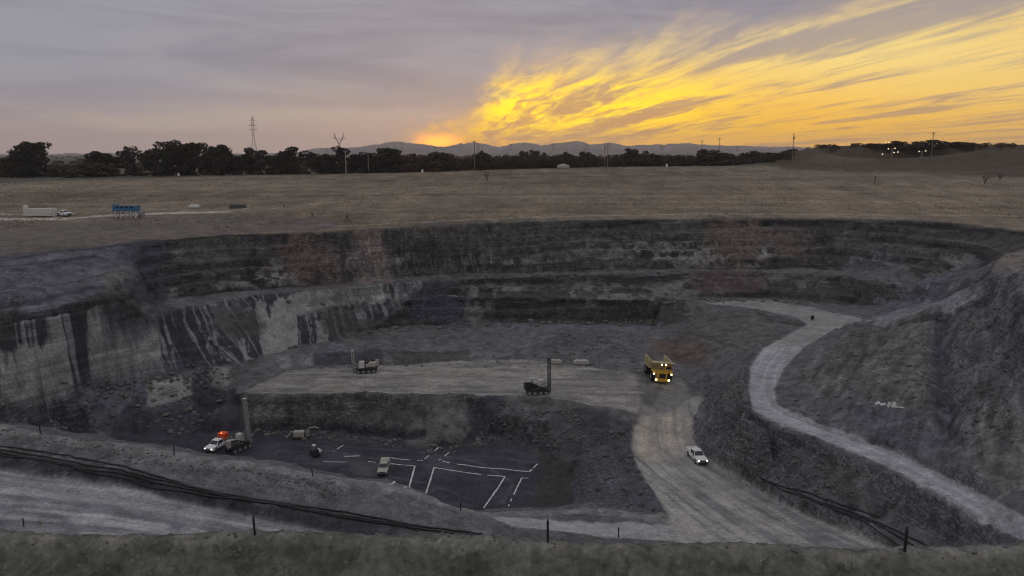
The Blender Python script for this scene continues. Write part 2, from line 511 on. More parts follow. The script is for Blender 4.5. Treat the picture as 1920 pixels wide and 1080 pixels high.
def hit(u, v, A=None, start=20.0):      # the ground point seen under that angle
    d = raydir(u, v)
    hl = math.hypot(d[0], d[1])
    t = np.concatenate([np.arange(start, 420, 0.08), np.arange(420, 3000, 1.0)]) / hl
    x, y, z = d[0] * t, d[1] * t, CAMZ + d[2] * t
    below = np.nonzero(z < height(x, y, A))[0]
    k = below[0] if len(below) else len(t) - 1
    return np.array([x[k], y[k], height(x[k:k + 1], y[k:k + 1], A)[0]])


def inpoly(poly, X, Y):
    m = np.zeros(X.shape, bool)
    lo, hi = poly.min(0), poly.max(0)
    box = (X >= lo[0]) & (X <= hi[0]) & (Y >= lo[1]) & (Y <= hi[1])
    xs, ys = X[box], Y[box]
    c = np.zeros(xs.shape, bool)
    n = len(poly)
    for i in range(n):
        x0, y0 = poly[i]
        x1, y1 = poly[(i + 1) % n]
        if y0 == y1:
            continue
        k = ((y0 > ys) != (y1 > ys)) & (xs < (x1 - x0) * (ys - y0) / (y1 - y0) + x0)
        c ^= k
    m[box] = c
    return m


def dens(pts, step=1.5):
    out = []
    for a, b in zip(pts[:-1], pts[1:]):
        n = max(1, int(np.linalg.norm((np.array(b) - np.array(a))[:2]) / step))
        for k in range(n):
            out.append(np.array(a) + (np.array(b) - np.array(a)) * k / n)
    out.append(np.array(pts[-1]))
    return np.array(out)


def track(poly, width, X, Y):           # distance to a polyline and arc length along it, where closer than width
    D = np.full(X.shape, 1e9)
    S = np.zeros(X.shape)
    T = np.zeros(X.shape)
    s0 = 0.0
    for a, b in zip(poly[:-1], poly[1:]):
        a, b = np.array(a[:2]), np.array(b[:2])
        L = np.linalg.norm(b - a)
        if L < 1e-6:
            continue
        e = (b - a) / L
        lo, hi = np.minimum(a, b) - width, np.maximum(a, b) + width
        box = (X >= lo[0]) & (X <= hi[0]) & (Y >= lo[1]) & (Y <= hi[1])
        if box.any():
            px, py = X[box] - a[0], Y[box] - a[1]
            t = np.clip(px * e[0] + py * e[1], 0, L)
            sd = px * e[1] - py * e[0]
            d = np.hypot(px - t * e[0], py - t * e[1])
            cur = D[box]
            better = d < cur
            Sb, Tb = S[box], T[box]
            Sb[better] = (s0 + t)[better]
            Tb[better] = sd[better]
            S[box], T[box] = Sb, Tb
            D[box] = np.minimum(cur, d)
        s0 += L
    return D, S, T


# waver the survey lines a little, as worked rock does
rw = np.clip((rs - 50) / 40, 0, 1)[:, None] * np.clip((600 - rs) / 200, 0, 1)[:, None]
wz = tin(GX, GY)
gr = np.gradient(wz, axis=0) / np.maximum(np.gradient(rs)[:, None], 1e-6)
ga = np.gradient(wz, axis=1) / np.maximum(np.gradient(az)[None, :] * rs[:, None], 1e-6)
slope0 = np.hypot(gr, ga)
steep = blur(np.clip((slope0 - 0.45) / 0.6, 0, 1), 6)
ZS = wz
wamp = rw * (0.25 + 0.9 * steep)
_rl = [P(*q)[:2] for q in [(1310, 566, 14), (1440, 574, 14), (1520, 588, 14), (1560, 603, 14), (1530, 620, 13.8), (1470, 650, 13.65), (1437, 690, 13.5), (1427, 728, 13.45), (1432, 762, 13.25), (1467, 783, 13.15), (1550, 816, 13.55), (1630, 846, 14.35), (1710, 882, 15.35), (1810, 933, 16.65), (1902, 980, 17.85), (2015, 1036, 19.2)]]
_rd = np.full(GX.shape, 1e9)
for (ax_, ay_), (bx_, by_) in zip(_rl[:-1], _rl[1:]):
    bb_ = (GX > min(ax_, bx_) - 14) & (GX < max(ax_, bx_) + 14) & (GY > min(ay_, by_) - 14) & (GY < max(ay_, by_) + 14)
    L2 = (bx_ - ax_) ** 2 + (by_ - ay_) ** 2
    t_ = np.clip(((GX[bb_] - ax_) * (bx_ - ax_) + (GY[bb_] - ay_) * (by_ - ay_)) / L2, 0, 1)
    _rd[bb_] = np.minimum(_rd[bb_], np.hypot(GX[bb_] - ax_ - t_ * (bx_ - ax_), GY[bb_] - ay_ - t_ * (by_ - ay_)))
wamp = wamp * np.clip((_rd - 3.0) / 6.0, 0.12, 1)      # a graded road keeps its line
WX = GX + wamp * (2.6 * fbm(GX / 14, GY / 14, 11, 3) + 1.5 * fbm(GX / 3.2, GY / 3.2, 21, 3))
WY = GY + wamp * (3.4 * fbm(GX / 12, GY / 12, 31, 3) + 2.0 * fbm(GX / 3.0, GY / 3.0, 41, 3))
Z1 = blur(tin(WX, WY), 1)
AL = np.arctan2(GX, GY) * 200.0

# ---------------------------------------------------------------- what covers the ground where


def hits(uv):
    return np.array([hit(u, v, ZS)[:2] for u, v in uv])


def zone(uv, soft=2, closed=None):
    return blur(inpoly(np.array(uv)[:, :2], WX, WY).astype(np.float32), soft)


def patch(uv, col, k=1.0, soft=1, warp=1.0):   # an area given by the ground points of its outline, with a ragged edge
    poly = hits(uv)
    m = inpoly(poly, WX + warp * 2.2 * pw1, WY + warp * 2.2 * pw2).astype(np.float32)
    paint(blur(m, soft), col, k)


def seam(uv, w, col, k=0.8):
    d = track([hit(*p, ZS) for p in uv], w + 3, WX, WY)[0]
    paint(np.clip((w + 1.6 * w * pw1 - d) / (0.5 * w + 0.3), 0, 1), col, k)


pw1 = fbm(GX / 3.2, GY / 3.2, 301, 5, 0.66)
pw2 = fbm(GX / 3.2, GY / 3.2, 311, 5, 0.66)


def strip(a, b, soft=2):                # area between two survey lines
    pa = [P(*p)[:2] for p in a]
    pb = [P(*p)[:2] for p in b]
    return zone(pa + pb[::-1], soft)


base = np.zeros(GX.shape + (3,), np.float32)
base[:] = (0.17, 0.164, 0.163)


def paint(mask, col, k=1.0):
    m = np.clip(mask * k, 0, 1)[..., None]
    base[:] = base * (1 - m) + np.array(col, np.float32) * m


n1 = fbm(GX / 22, GY / 22, 51, 4)
n2 = fbm(GX / 5, GY / 5, 61, 4)
n3 = fbm(GX / 1.3, GY / 1.3, 71, 3)
w2 = fbm(AL / 6.0, Z1 / 2.2, 63, 4)              # the same two, measured over the rock faces
w3 = fbm(AL / 1.6, Z1 / 0.8, 73, 3)
n2 = n2 + (w2 - n2) * steep
n3 = n3 + (w3 - n3) * steep

# fields
field = zone([P(*p)[:2] for p in crest] + [np.array([700, 300]), np.array([700, 700]), np.array([-700, 700]), np.array([-700, 200])], 2)
fieldc = np.zeros_like(base)
fieldc[:] = (0.172, 0.141, 0.108)
fieldc *= (1 + 0.55 * fbm(GX / 60, GY / 60, 81, 4) + 0.8 * fbm(GX / 6, GY / 14, 82, 4) * (rs < 460)[:, None] + 0.7 * fbm(GX / 90, GY / 8, 83, 3))[..., None]
base[:] = base * (1 - field[..., None]) + fieldc * field[..., None]
plain = np.clip((rs - 452) / 20, 0, 1)[:, None] * np.ones_like(GX)
pl = np.zeros_like(base)
pl[:] = (0.072, 0.075, 0.058)
pl *= (1 + 0.9 * fbm(GX / 90, GY / 260, 91, 4))[..., None]
base[:] = base * (1 - plain[..., None]) + pl * plain[..., None]
hillr = zone([Q(1440, 310, 441)[:2], Q(2400, 313, 431)[:2], Q(2400, 270, 560)[:2], Q(1430, 280, 560)[:2]], 2)
UQ = 960 + F * np.tan(np.clip(np.arctan2(GX, GY), -1.2, 1.2)) * 1.02
hillr = np.maximum(hillr, blur(((UQ > 1465) & (rs[:, None] * (1 + 0.02 * n1) > 436) & (rs[:, None] < 760)).astype(np.float32), 5))
hillr = np.clip(hillr * (1 + 1.2 * fbm(GX / 7, GY / 7, 85, 4)), 0, 1)
paint(hillr, (0.072, 0.056, 0.041))
paint(zone([Q(1500, 309, 437)[:2], Q(1650, 304, 442)[:2], Q(1620, 290, 458)[:2], Q(1530, 290, 458)[:2]], 2), (0.115, 0.088, 0.066), 0.8)
# pit interior
pit = (1 - field) * (1 - plain)
paint(pit * (rs > 60)[:, None], (0.125, 0.122, 0.123))
wallU = strip(crest[1:], [(-150, 575, 27)] + outer[2:9][:0] + [(0, 560, 28), (130, 530, 28), (250, 506, 28)] + inner + [(1640, 505, 21), (1700, 500, 23), (1838, 505, 27.5), (1885, 474, 33), (1930, 462, 34)], 2)
paint(wallU, (0.062, 0.061, 0.058))
lsl = strip([(-420, 560, 32), (-150, 502, 33), (0, 479, 33), (150, 466, 33.3), (275, 452, 33.6)], [(-300, 690, 19.5), (-120, 668, 20), (0, 650, 20), (100, 630, 20), (215, 603, 20), (250, 560, 24)], 3)
paint(lsl, (0.112, 0.109, 0.126))
wallL = strip(outer[6:], [(400, 690, 7.2), (480, 676, 7.8), (560, 652, 8.6)] + toeC + [(1310, 560, 14), (1400, 559, 14), (1500, 561, 14), (1640, 572, 15)], 2)
paint(wallL, (0.064, 0.063, 0.062))
# pale pre-split rock with dark runs of spilled coal
pres = strip(outer[1:12], toeL[1:] + [(650, 610, 12), (760, 560, 16)], 2)
oc = [P(*p) for p in outer[1:12]]
D, S, T = track(oc, 22, WX, WY)
run = fbm(S / 3.4 + T * 0.10, T / 30.0, 101, 4, 0.62) + 0.5 * fbm(S / 9.0, T / 16.0, 103, 3) + 0.25 * fbm(GX / 0.9, GY / 0.9, 111, 3)
UA = 960 + F * np.tan(np.clip(np.arctan2(GX, GY), -1.2, 1.2)) * 0.968        # place along the face
dk = np.interp(UA, [-60, 0, 40, 62, 120, 130, 165, 172, 226, 240, 262, 300, 330, 400, 480, 496, 560, 575, 640, 740],
               [.16, .12, .10, -.16, -.14, .14, .12, -.20, -.17, -.04, .02, .13, .15, .18, .12, -.16, -.15, -.06, -.05, .0])
dk = dk + np.where(UA > 560, np.clip((15.5 - Z1) / 2.0, -0.1, 0.35), 0) + np.where(UA < 560, np.clip((Z1 - 18.2) / 8.0, -0.02, 0.2), 0)
runm = np.clip((run * 0.9 + dk) / 0.05, 0, 1)
paint(pres, (0.222, 0.224, 0.222))
paint(pres * runm, (0.048, 0.046, 0.057))
paint(pres * runm * np.clip((fbm(S / 0.7, T / 24.0, 107, 3) - 0.12) / 0.04, 0, 1), (0.20, 0.198, 0.205), 0.95)
# pale beds showing in the main face
pale = np.clip((fbm(AL / 9, Z1 / 3.2, 121, 4) + 0.09) / 0.06, 0, 1) * np.clip((w3 + 0.7 * w2 + 0.03) / 0.05, 0, 1)
band = np.exp(-((Z1 - 24.6) / 4.0) ** 2) + 0.8 * np.exp(-((Z1 - 16.5) / 2.0) ** 2)
bed = fbm(Z1 / 1.5 + 1.3 * n1, np.arctan2(GX, GY) * 9.0, 321, 4, 0.6)
wl = np.clip(wallU + wallL, 0, 1) * (1 - pres) * (1 - lsl)
base *= (1 + wl * np.clip(bed * 2.4, -0.5, 0.8))[..., None]
paint(np.clip(wallU + wallL, 0, 1) * (1 - lsl) * pale * np.clip(band, 0, 1), (0.20, 0.199, 0.193), 0.9)
# coal seams and hard beds, level through the face
zb = Z1 + 0.9 * fbm(AL / 15, AL * 0 + 2.0, 351, 3) + 0.35 * w3
for z0, z1, c, k in ((33.0, 34.6, (0.026, 0.026, 0.028), .9), (30.2, 30.7, (0.135, 0.133, 0.125), .75), (28.2, 29.3, (0.030, 0.030, 0.031), .85), (25.6, 26.1, (0.15, 0.148, 0.14), .7),
                     (20.9, 21.7, (0.028, 0.028, 0.030), .9), (18.3, 19.7, (0.026, 0.026, 0.028), .9), (17.2, 17.8, (0.13, 0.128, 0.122), .5), (14.2, 15.6, (0.025, 0.025, 0.027), .92), (10.6, 12.2, (0.027, 0.026, 0.031), .92)):
    gapk = np.clip((fbm(AL / 10, AL * 0 + z0, 361, 3) + 0.16) / 0.12, 0, 1)
    paint(np.clip(wallU + wallL, 0, 1) * (1 - pres) * (1 - lsl) * gapk * np.clip(np.minimum(zb - z0, z1 - zb) / 0.2, 0, 1), c, k)
for zq, c in ((30.6, (0.062, 0.06, 0.075)), (27.0, (0.058, 0.056, 0.07)), (25.2, (0.165, 0.162, 0.175)), (22.2, (0.062, 0.06, 0.075)), (28.9, (0.155, 0.152, 0.17)), (31.9, (0.15, 0.147, 0.165))):
    gapk = np.clip((fbm(AL / 8, AL * 0 + zq, 371, 3) + 0.10) / 0.12, 0, 1)
    paint(lsl * gapk * np.clip((0.42 - np.abs(Z1 + 0.5 * w2 - zq)) / 0.2, 0, 1), c, .7)

# coal
floor_poly = [P(*p)[:2] for p in toeB] + [P(1030, 951, 0.8)[:2], P(930, 957, 0.2)[:2], P(860, 962, 0)[:2], P(700, 925, 0)[:2], P(400, 880, 0)[:2], P(250, 850, 0)[:2], P(187, 806, 0)[:2], P(330, 820, 0)[:2], P(430, 786, 0)[:2]]
floor = zone(floor_poly, 3)
paint(floor, (0.056, 0.053, 0.067))
paint(floor * np.clip(n2 * 4 + n1 * 2, 0, 1), (0.085, 0.081, 0.094), 0.7)
talus = strip(toeL[1:7], [(-200, 840, 7.5), (0, 812, 5.5), (100, 800, 3), (187, 806, 0.8), (260, 818, 0), (330, 826, 0), (392, 790, 0)], 3)
paint(talus, (0.115, 0.112, 0.127))
paint(talus * np.clip((fbm(GX / 6, GY / 6, 131, 3)) / 0.08, 0, 1), (0.045, 0.043, 0.055), 0.9)
# drill bench
benchz = zone(hits([(545, 694), (640, 691), (720, 686), (850, 677), (1000, 675), (1120, 690), (1196, 702), (1216, 735), (1192, 775), (1120, 759), (1060, 750), (1000, 743), (930, 741), (850, 738), (700, 736), (560, 736), (455, 735)]), 6)
benchz = np.clip(benchz * 1.6 + 0.9 * pw1 * (benchz > 0.02) * (benchz < 0.95) - 0.25, 0, 1)
paint(benchz, (0.242, 0.234, 0.214))
bst = fbm(GX / 9, GY / 1.6, 331, 4, 0.6)
paint(benchz * np.clip(bst * 4 + 0.1, 0, 1), (0.150, 0.148, 0.145), 0.8)
paint(benchz * np.clip((-bst - 0.08) * 5, 0, 1), (0.30, 0.297, 0.285), 0.6)
lip = track([P(*p) for p in bench[:9]], 3, WX, WY)
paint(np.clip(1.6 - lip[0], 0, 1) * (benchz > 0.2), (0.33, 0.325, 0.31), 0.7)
face = strip(bench[:8], toeB[:10], 2)
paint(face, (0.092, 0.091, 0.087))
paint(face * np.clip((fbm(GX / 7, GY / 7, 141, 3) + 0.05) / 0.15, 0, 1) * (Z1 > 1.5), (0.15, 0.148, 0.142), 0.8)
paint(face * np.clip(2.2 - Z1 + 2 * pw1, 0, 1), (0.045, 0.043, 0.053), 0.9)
nose = zone([P(930, 746, 7)[:2], P(1120, 765, 7)[:2], P(1186, 805, 5)[:2], P(1190, 860, 5)[:2], P(1250, 965, 6.5)[:2], P(1070, 955, 1)[:2], P(1070, 890, 0)[:2], P(1000, 842, 0)[:2], P(890, 830, 0)[:2]], 3)
paint(nose, (0.085, 0.083, 0.088))
paint(nose * np.clip(n2 * 4, 0, 1), (0.13, 0.128, 0.135), 0.8)
# bund and pipe shelf
bund = strip(E[:17], pipe_l[:9] + [(960, 1008, 7.4)], 2)
paint(bund, (0.140, 0.137, 0.141))
e_l = track([P(*p) for p in E], 3, WX, WY)
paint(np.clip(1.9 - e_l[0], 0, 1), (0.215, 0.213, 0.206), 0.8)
ditch = strip(pipe_l[:8], road_u[:9], 3)
paint(ditch, (0.062, 0.060, 0.070))  # shade of the ditch, painted into its ground colour
# haul road in front, with wheel tracks along it
rl_c = [P(*p) for p in [(-400, 900, 16.6), (-200, 918, 15.6), (0, 944, 14.4), (250, 968, 12.7), (500, 1010, 10.1), (720, 1045, 8.2)]]
hr = strip(road_u, [(-400, 960, 16), (-200, 975, 15), (0, 1030, 14), (250, 1040, 12.6), (500, 1060, 10.1), (720, 1070, 8.2)], 4)
D, S, T = track(rl_c, 14, WX, WY)
ws = fbm(T / 0.85, S / 70, 151, 3, 0.55)
wheel = np.clip(0.55 + ws * 3.2, 0, 1)
paint(hr, (0.355, 0.349, 0.358))
paint(hr * (1 - wheel), (0.20, 0.196, 0.215), 0.9)
paint(hr * np.clip(1 - np.abs(T - 2.4 - 1.2 * vnoise(S / 30, S * 0, 5)) / 0.9, 0, 1), (0.15, 0.147, 0.162), 0.75)
side = strip([(920, 968, 6.2), (1000, 972, 6.0), (1100, 978, 6.2), (1250, 984, 6.7), (1300, 986, 6.7)], [(960, 986, 6.9), (1010, 990, 7.0), (1060, 998, 6.9), (1130, 1008, 6.9), (1250, 1016, 7.2), (1300, 1025, 7.4)], 3)
paint(side, (0.31, 0.306, 0.31))
# pit ramp
rampc = [P(*p) for p in [(1240, 716, 7.0), (1245, 760, 5.4), (1245, 800, 4.2), (1255, 850, 3.8), (1320, 900, 4.0), (1420, 960, 5.8), (1540, 1035, 8.4)]]
ramp = strip(bench[9:] + [(1262, 990, 7), (1270, 1030, 8), (1300, 1050, 9)], rr[2:], 4)
upper = strip([(1215, 720, 7), (1200, 760, 6.6), (1192, 800, 5.2)], [(1275, 705, 7.2), (1300, 745, 6.0), (1290, 795, 4.6)], 4)
D, S, T = track(rampc, 22, WX, WY)
ws = fbm(T / 0.9, S / 18, 161, 4, 0.6)
wheel = np.clip(0.55 + ws * 3.0, 0, 1)
paint(upper, (0.20, 0.197, 0.19))
paint(ramp, (0.33, 0.322, 0.305))
paint(ramp * (1 - wheel), (0.175, 0.172, 0.178), 0.85)
pink = blur(zone([P(1196, 790, 5)[:2], P(1240, 775, 5)[:2], P(1288, 778, 5)[:2], P(1290, 825, 4)[:2], P(1262, 860, 3.8)[:2], P(1215, 870, 4)[:2], P(1192, 850, 4.5)[:2]], 10), 26)
pk = np.clip(pink * 1.3, 0, 1) * np.clip(ramp + upper, 0, 1) * np.clip(0.8 + ws * 1.6, 0.35, 1)
paint(pk, (0.43, 0.385, 0.335), 0.9)
# road on the right
hr2 = strip([(1436, 650, 13.6)] + road_l, [(1504, 652, 13.7)] + road_r, 2)
hr3 = strip(up_l, up_r, 3)
rc = [(P(*a) + P(*b)) / 2 for a, b in zip(up_l[::-1] + road_l, up_r[::-1] + road_r)]
D, S, T = track(rc, 6, WX, WY)
ws = wsr = fbm(T / 0.5, S / 40, 171, 4, 0.55)
paint(np.clip(hr3 * 1.3, 0, 1), (0.27, 0.266, 0.26))
paint(np.clip(hr2, 0, 1), (0.36, 0.352, 0.385))
paint(np.clip(hr2 + hr3, 0, 1) * np.clip(0.35 - ws * 3, 0, 1), (0.22, 0.216, 0.235), 0.8)
for ll in (road_l, road_r):
    k = track(off([P(*p) for p in ll], -1.0 if ll is road_l else 1.0, 0, 0), 2, WX, WY)[0]
    paint(np.clip(1.2 - k, 0, 1) * (1 - hr2), (0.125, 0.12, 0.135), 0.7)
# patches of other rock, in space
PATCH = [  # u, v, radius m, colour, strength, v-stretch
    (560, 480, 9, (0.125, 0.095, 0.090), .8), (600, 500, 8, (0.125, 0.095, 0.090), .7), (700, 470, 4.5, (0.228, 0.186, 0.182), .9), (705, 505, 6, (0.213, 0.179, 0.171), .9),
    (690, 445, 4, (0.198, 0.160, 0.152), .8), (1380, 450, 12, (0.125, 0.103, 0.085), .8), (1470, 455, 9, (0.129, 0.099, 0.093), .7), (1350, 525, 8, (0.114, 0.080, 0.080), .6),
    (810, 560, 9, (0.062, 0.059, 0.080), .8), (850, 590, 6, (0.062, 0.059, 0.080), .7), (1090, 640, 7, (0.099, 0.096, 0.116), .7), (1280, 655, 9, (0.125, 0.099, 0.091), .7),
    (650, 665, 6, (0.106, 0.103, 0.125), .6), (900, 585, 4, (0.167, 0.163, 0.156), .7), (915, 605, 4, (0.160, 0.157, 0.152), .7), (800, 822, 4, (0.144, 0.142, 0.135), .7),
    (270, 470, 7, (0.053, 0.051, 0.065), .8), (285, 520, 6, (0.053, 0.051, 0.065), .8), (230, 555, 8, (0.065, 0.065, 0.061), .7), (450, 610, 7, (0.065, 0.066, 0.061), .7),
    (660, 610, 9, (0.076, 0.078, 0.072), .7), (1650, 660, 12, (0.114, 0.116, 0.106), .8), (1560, 700, 9, (0.106, 0.108, 0.099), .7), (1880, 820, 6, (0.152, 0.152, 0.141), .8),
    (1880, 880, 5, (0.160, 0.158, 0.144), .7), (1780, 640, 5, (0.099, 0.096, 0.112), .6), (1775, 760, 5, (0.095, 0.091, 0.108), .6), (1640, 500, 10, (0.114, 0.111, 0.131), .7),
    (1740, 545, 14, (0.118, 0.114, 0.135), .8), (1350, 820, 7, (0.103, 0.100, 0.114), .7), (1480, 850, 8, (0.103, 0.100, 0.114), .6), (1620, 930, 5, (0.106, 0.103, 0.118), .6),
    (1250, 650, 4, (0.122, 0.095, 0.087), .6), (850, 455, 16, (0.080, 0.078, 0.074), .7), (1010, 455, 16, (0.082, 0.081, 0.076), .6), (400, 490, 10, (0.072, 0.074, 0.068), .7),
    (1700, 460, 8, (0.072, 0.074, 0.073), .7), (1600, 450, 8, (0.099, 0.103, 0.100), .6), (330, 700, 5, (0.076, 0.074, 0.091), .5), (1890, 485, 5, (0.182, 0.160, 0.144), .9),
    (200, 415, 9, (0.190, 0.152, 0.144), .6), (400, 415, 10, (0.182, 0.148, 0.141), .6), (60, 450, 8, (0.160, 0.129, 0.122), .6), (250, 435, 8, (0.163, 0.133, 0.125), .6)]
nz = (fbm(GX / 4, GY / 4, 181, 4) + fbm(AL / 3, Z1 / 1.6, 183, 4)) * 0.75
for (u, v, rad, c, s) in PATCH:
    h = hit(u, v, ZS)
    d = np.sqrt((GX - h[0]) ** 2 + (GY - h[1]) ** 2 + (Z1 - h[2]) ** 2 * 1.6)
    paint(np.clip((rad * (1.0 + 1.6 * nz) - d) / (rad * 0.32), 0, 1), c, s)
# lifts on the left side
for ln in ([(0, 484), (80, 476), (165, 469), (250, 458)], [(-40, 560), (60, 541), (130, 529), (200, 514), (262, 500)], [(-40, 612), (60, 598), (130, 584), (200, 567)], [(0, 500), (90, 492), (180, 482)], [(0, 578), (90, 560), (190, 538)]):
    seam(ln, 0.8, (0.045, 0.044, 0.056))  # dark foot lines painted in for the relief shade that flat light lacks
patch([(248, 452), (300, 448), (316, 470), (300, 500), (318, 545), (300, 575), (250, 560), (262, 510), (240, 480)], (0.055, 0.053, 0.066), 0.85)
patch([(150, 560), (215, 545), (272, 545), (268, 590), (215, 600), (150, 605)], (0.052, 0.053, 0.048), 0.85)
patch([(190, 515), (262, 497), (265, 520), (200, 545)], (0.13, 0.132, 0.118), 0.7)
patch([(0, 590), (34, 575), (34, 630), (0, 640)], (0.055, 0.056, 0.05), 0.8)
patch([(190, 600), (320, 575), (330, 590), (240, 640), (190, 640)], (0.06, 0.058, 0.068), 0.6)
# broken blocks and spilled coal below the left face
patch([(120, 765), (190, 738), (290, 709), (300, 722), (272, 745), (200, 765), (140, 780)], (0.105, 0.102, 0.122), 0.9)
patch([(274, 722), (300, 712), (340, 705), (362, 712), (366, 740), (330, 752), (276, 768)], (0.205, 0.207, 0.198), 0.97, 1, 0.3)
patch([(392, 696), (410, 686), (430, 690), (436, 715), (402, 728)], (0.20, 0.202, 0.194), 0.97, 1, 0.3)
patch([(48, 770), (110, 755), (170, 772), (172, 800), (190, 812), (150, 815), (120, 790), (60, 785)], (0.040, 0.038, 0.048), 0.9)
patch([(170, 800), (272, 768), (340, 752), (400, 735), (440, 740), (440, 780), (380, 800), (330, 828), (260, 820)], (0.085, 0.082, 0.098), 0.7)
patch([(215, 805), (260, 775), (290, 780), (330, 760), (380, 760), (400, 790), (330, 826)], (0.048, 0.046, 0.058), 0.8)
patch([(370, 700), (395, 730), (440, 730), (446, 770), (390, 780), (360, 745)], (0.042, 0.040, 0.052), 0.85)
patch([(520, 664), (545, 664), (545, 690), (522, 690)], (0.20, 0.198, 0.215), 0.8, 2, 0.3)
patch([(562, 664), (585, 662), (585, 686), (566, 688)], (0.19, 0.188, 0.205), 0.8, 2, 0.3)
patch([(586, 664), (640, 660), (718, 655), (716, 684), (590, 688)], (0.05, 0.048, 0.06), 0.85, 2, 0.4)
patch([(560, 652), (640, 645), (716, 640), (718, 652), (640, 660), (560, 664)], (0.12, 0.117, 0.135), 0.8)
patch([(730, 660), (880, 655), (880, 676), (740, 685)], (0.06, 0.061, 0.057), 0.7)
# around the bench and the nose
patch([(890, 745), (950, 742), (940, 800), (1000, 815), (1040, 850), (990, 838), (900, 830), (880, 790)], (0.058, 0.056, 0.07), 0.85)  # dark mound top, with the shade under the slump edge painted in
patch([(800, 790), (850, 780), (880, 815), (860, 834), (790, 828)], (0.145, 0.144, 0.135), 0.7)
patch([(640, 800), (800, 808), (800, 822), (640, 812)], (0.036, 0.034, 0.043), 0.9)
patch([(1005, 842), (1040, 850), (1075, 870), (1075, 945), (1000, 940), (1020, 880)], (0.052, 0.053, 0.046), 0.9)
patch([(1075, 765), (1150, 778), (1130, 810), (1090, 800)], (0.055, 0.053, 0.066), 0.7)
patch([(1080, 850), (1180, 840), (1205, 890), (1250, 964), (1080, 952)], (0.098, 0.095, 0.113), 0.7)
patch([(1196, 700), (1222, 700), (1240, 730), (1222, 765), (1196, 755)], (0.09, 0.09, 0.086), 0.5)
patch([(1320, 700), (1350, 690), (1360, 760), (1320, 780)], (0.105, 0.102, 0.12), 0.7)
# the foot of the far face
patch([(910, 580), (1290, 568), (1290, 600), (900, 605)], (0.052, 0.052, 0.05), 0.8)
patch([(900, 605), (1240, 603), (1240, 622), (900, 622)], (0.135, 0.132, 0.15), 0.7)
patch([(1310, 508), (1430, 508), (1430, 545), (1310, 548)], (0.085, 0.062, 0.062), 0.7)
patch([(1430, 520), (1640, 525), (1690, 560), (1440, 556)], (0.062, 0.064, 0.06), 0.8)
for ln, w_ in (([(-60, 920), (0, 928), (150, 947), (330, 984), (430, 1003)], 1.1), ([(-60, 940), (0, 951), (120, 972), (270, 1003)], 0.9), ([(-60, 962), (0, 974), (110, 1000)], 0.8)):
    seam(ln, w_, (0.165, 0.161, 0.178), 0.75)
# wheel marks on the coal floor
for ln in ([(430, 856), (520, 846), (620, 846), (720, 862), (800, 872)], [(560, 836), (660, 838), (780, 846), (900, 868), (960, 905), (940, 945)], [(640, 880), (720, 893), (800, 908), (880, 935)], [(450, 862), (560, 858), (640, 866)], [(860, 855), (930, 858), (1000, 868)]):
    seam(ln, 0.5, (0.115, 0.11, 0.125), 0.6)
patch([(650, 862), (735, 868), (740, 900), (660, 890)], (0.10, 0.098, 0.10), 0.8)
patch([(560, 850), (640, 850), (640, 875), (570, 872)], (0.085, 0.082, 0.098), 0.7)
# tracks and gullies over the right spoil
patch([(1604, 607), (1660, 588), (1740, 562), (1848, 540), (1845, 556), (1760, 585), (1690, 600), (1640, 610)], (0.20, 0.196, 0.212), 0.9)
seam([(1690, 604), (1760, 590), (1840, 562)], 0.7, (0.06, 0.058, 0.068))
seam([(1640, 530), (1720, 528), (1800, 535)], 0.7, (0.165, 0.162, 0.18))
seam([(1775, 590), (1765, 640), (1770, 700), (1775, 760), (1772, 820)], 1.6, (0.072, 0.069, 0.084))
seam([(1840, 570), (1800, 600), (1780, 640)], 0.9, (0.07, 0.068, 0.082))
patch([(1600, 610), (1640, 600), (1620, 680), (1590, 720), (1570, 690)], (0.082, 0.083, 0.078), 0.7)
patch([(1640, 600), (1740, 580), (1745, 800), (1680, 760), (1610, 735)], (0.125, 0.127, 0.115), 0.7)
patch([(1600, 760), (1740, 770), (1790, 860), (1690, 850), (1610, 810)], (0.10, 0.097, 0.116), 0.7)
patch([(1845, 770), (1900, 760), (1920, 900), (1860, 900), (1835, 850)], (0.155, 0.156, 0.142), 0.8)
patch([(1868, 820), (1895, 815), (1895, 850), (1870, 850)], (0.10, 0.097, 0.11), 0.7)
patch([(1850, 580), (1920, 560), (1920, 700), (1870, 690), (1850, 640)], (0.095, 0.092, 0.108), 0.6)
patch([(1880, 480), (1920, 466), (1920, 510), (1890, 500)], (0.19, 0.165, 0.15), 0.8)
patch([(1420, 585), (1500, 600), (1510, 612), (1440, 605)], (0.06, 0.061, 0.056), 0.7)
patch([(1290, 585), (1400, 585), (1480, 625), (1420, 660), (1300, 640)], (0.105, 0.106, 0.098), 0.6)
seam([(1250, 622), (1330, 632), (1400, 655)], 0.8, (0.075, 0.074, 0.07))
patch([(1240, 635), (1320, 640), (1330, 690), (1280, 680), (1240, 665)], (0.115, 0.088, 0.078), 0.7)
patch([(1540, 850), (1640, 880), (1640, 960), (1560, 930)], (0.098, 0.099, 0.09), 0.6)
seam([(1640, 960), (1690, 930), (1742, 905)], 0.7, (0.07, 0.07, 0.065), 0.7)
rsl = zone(hits([(1500, 690), (1610, 600), (1850, 545), (1919, 500), (1919, 920), (1700, 850), (1480, 770)]), 4)
ril = fbm((GX * 0.55 + GY * 0.83) / 7.0, (GX * 0.83 - GY * 0.55) / 0.9, 341, 4, 0.6)
base *= (1 + rsl * np.clip(ril * 1.6, -0.4, 0.5))[..., None]
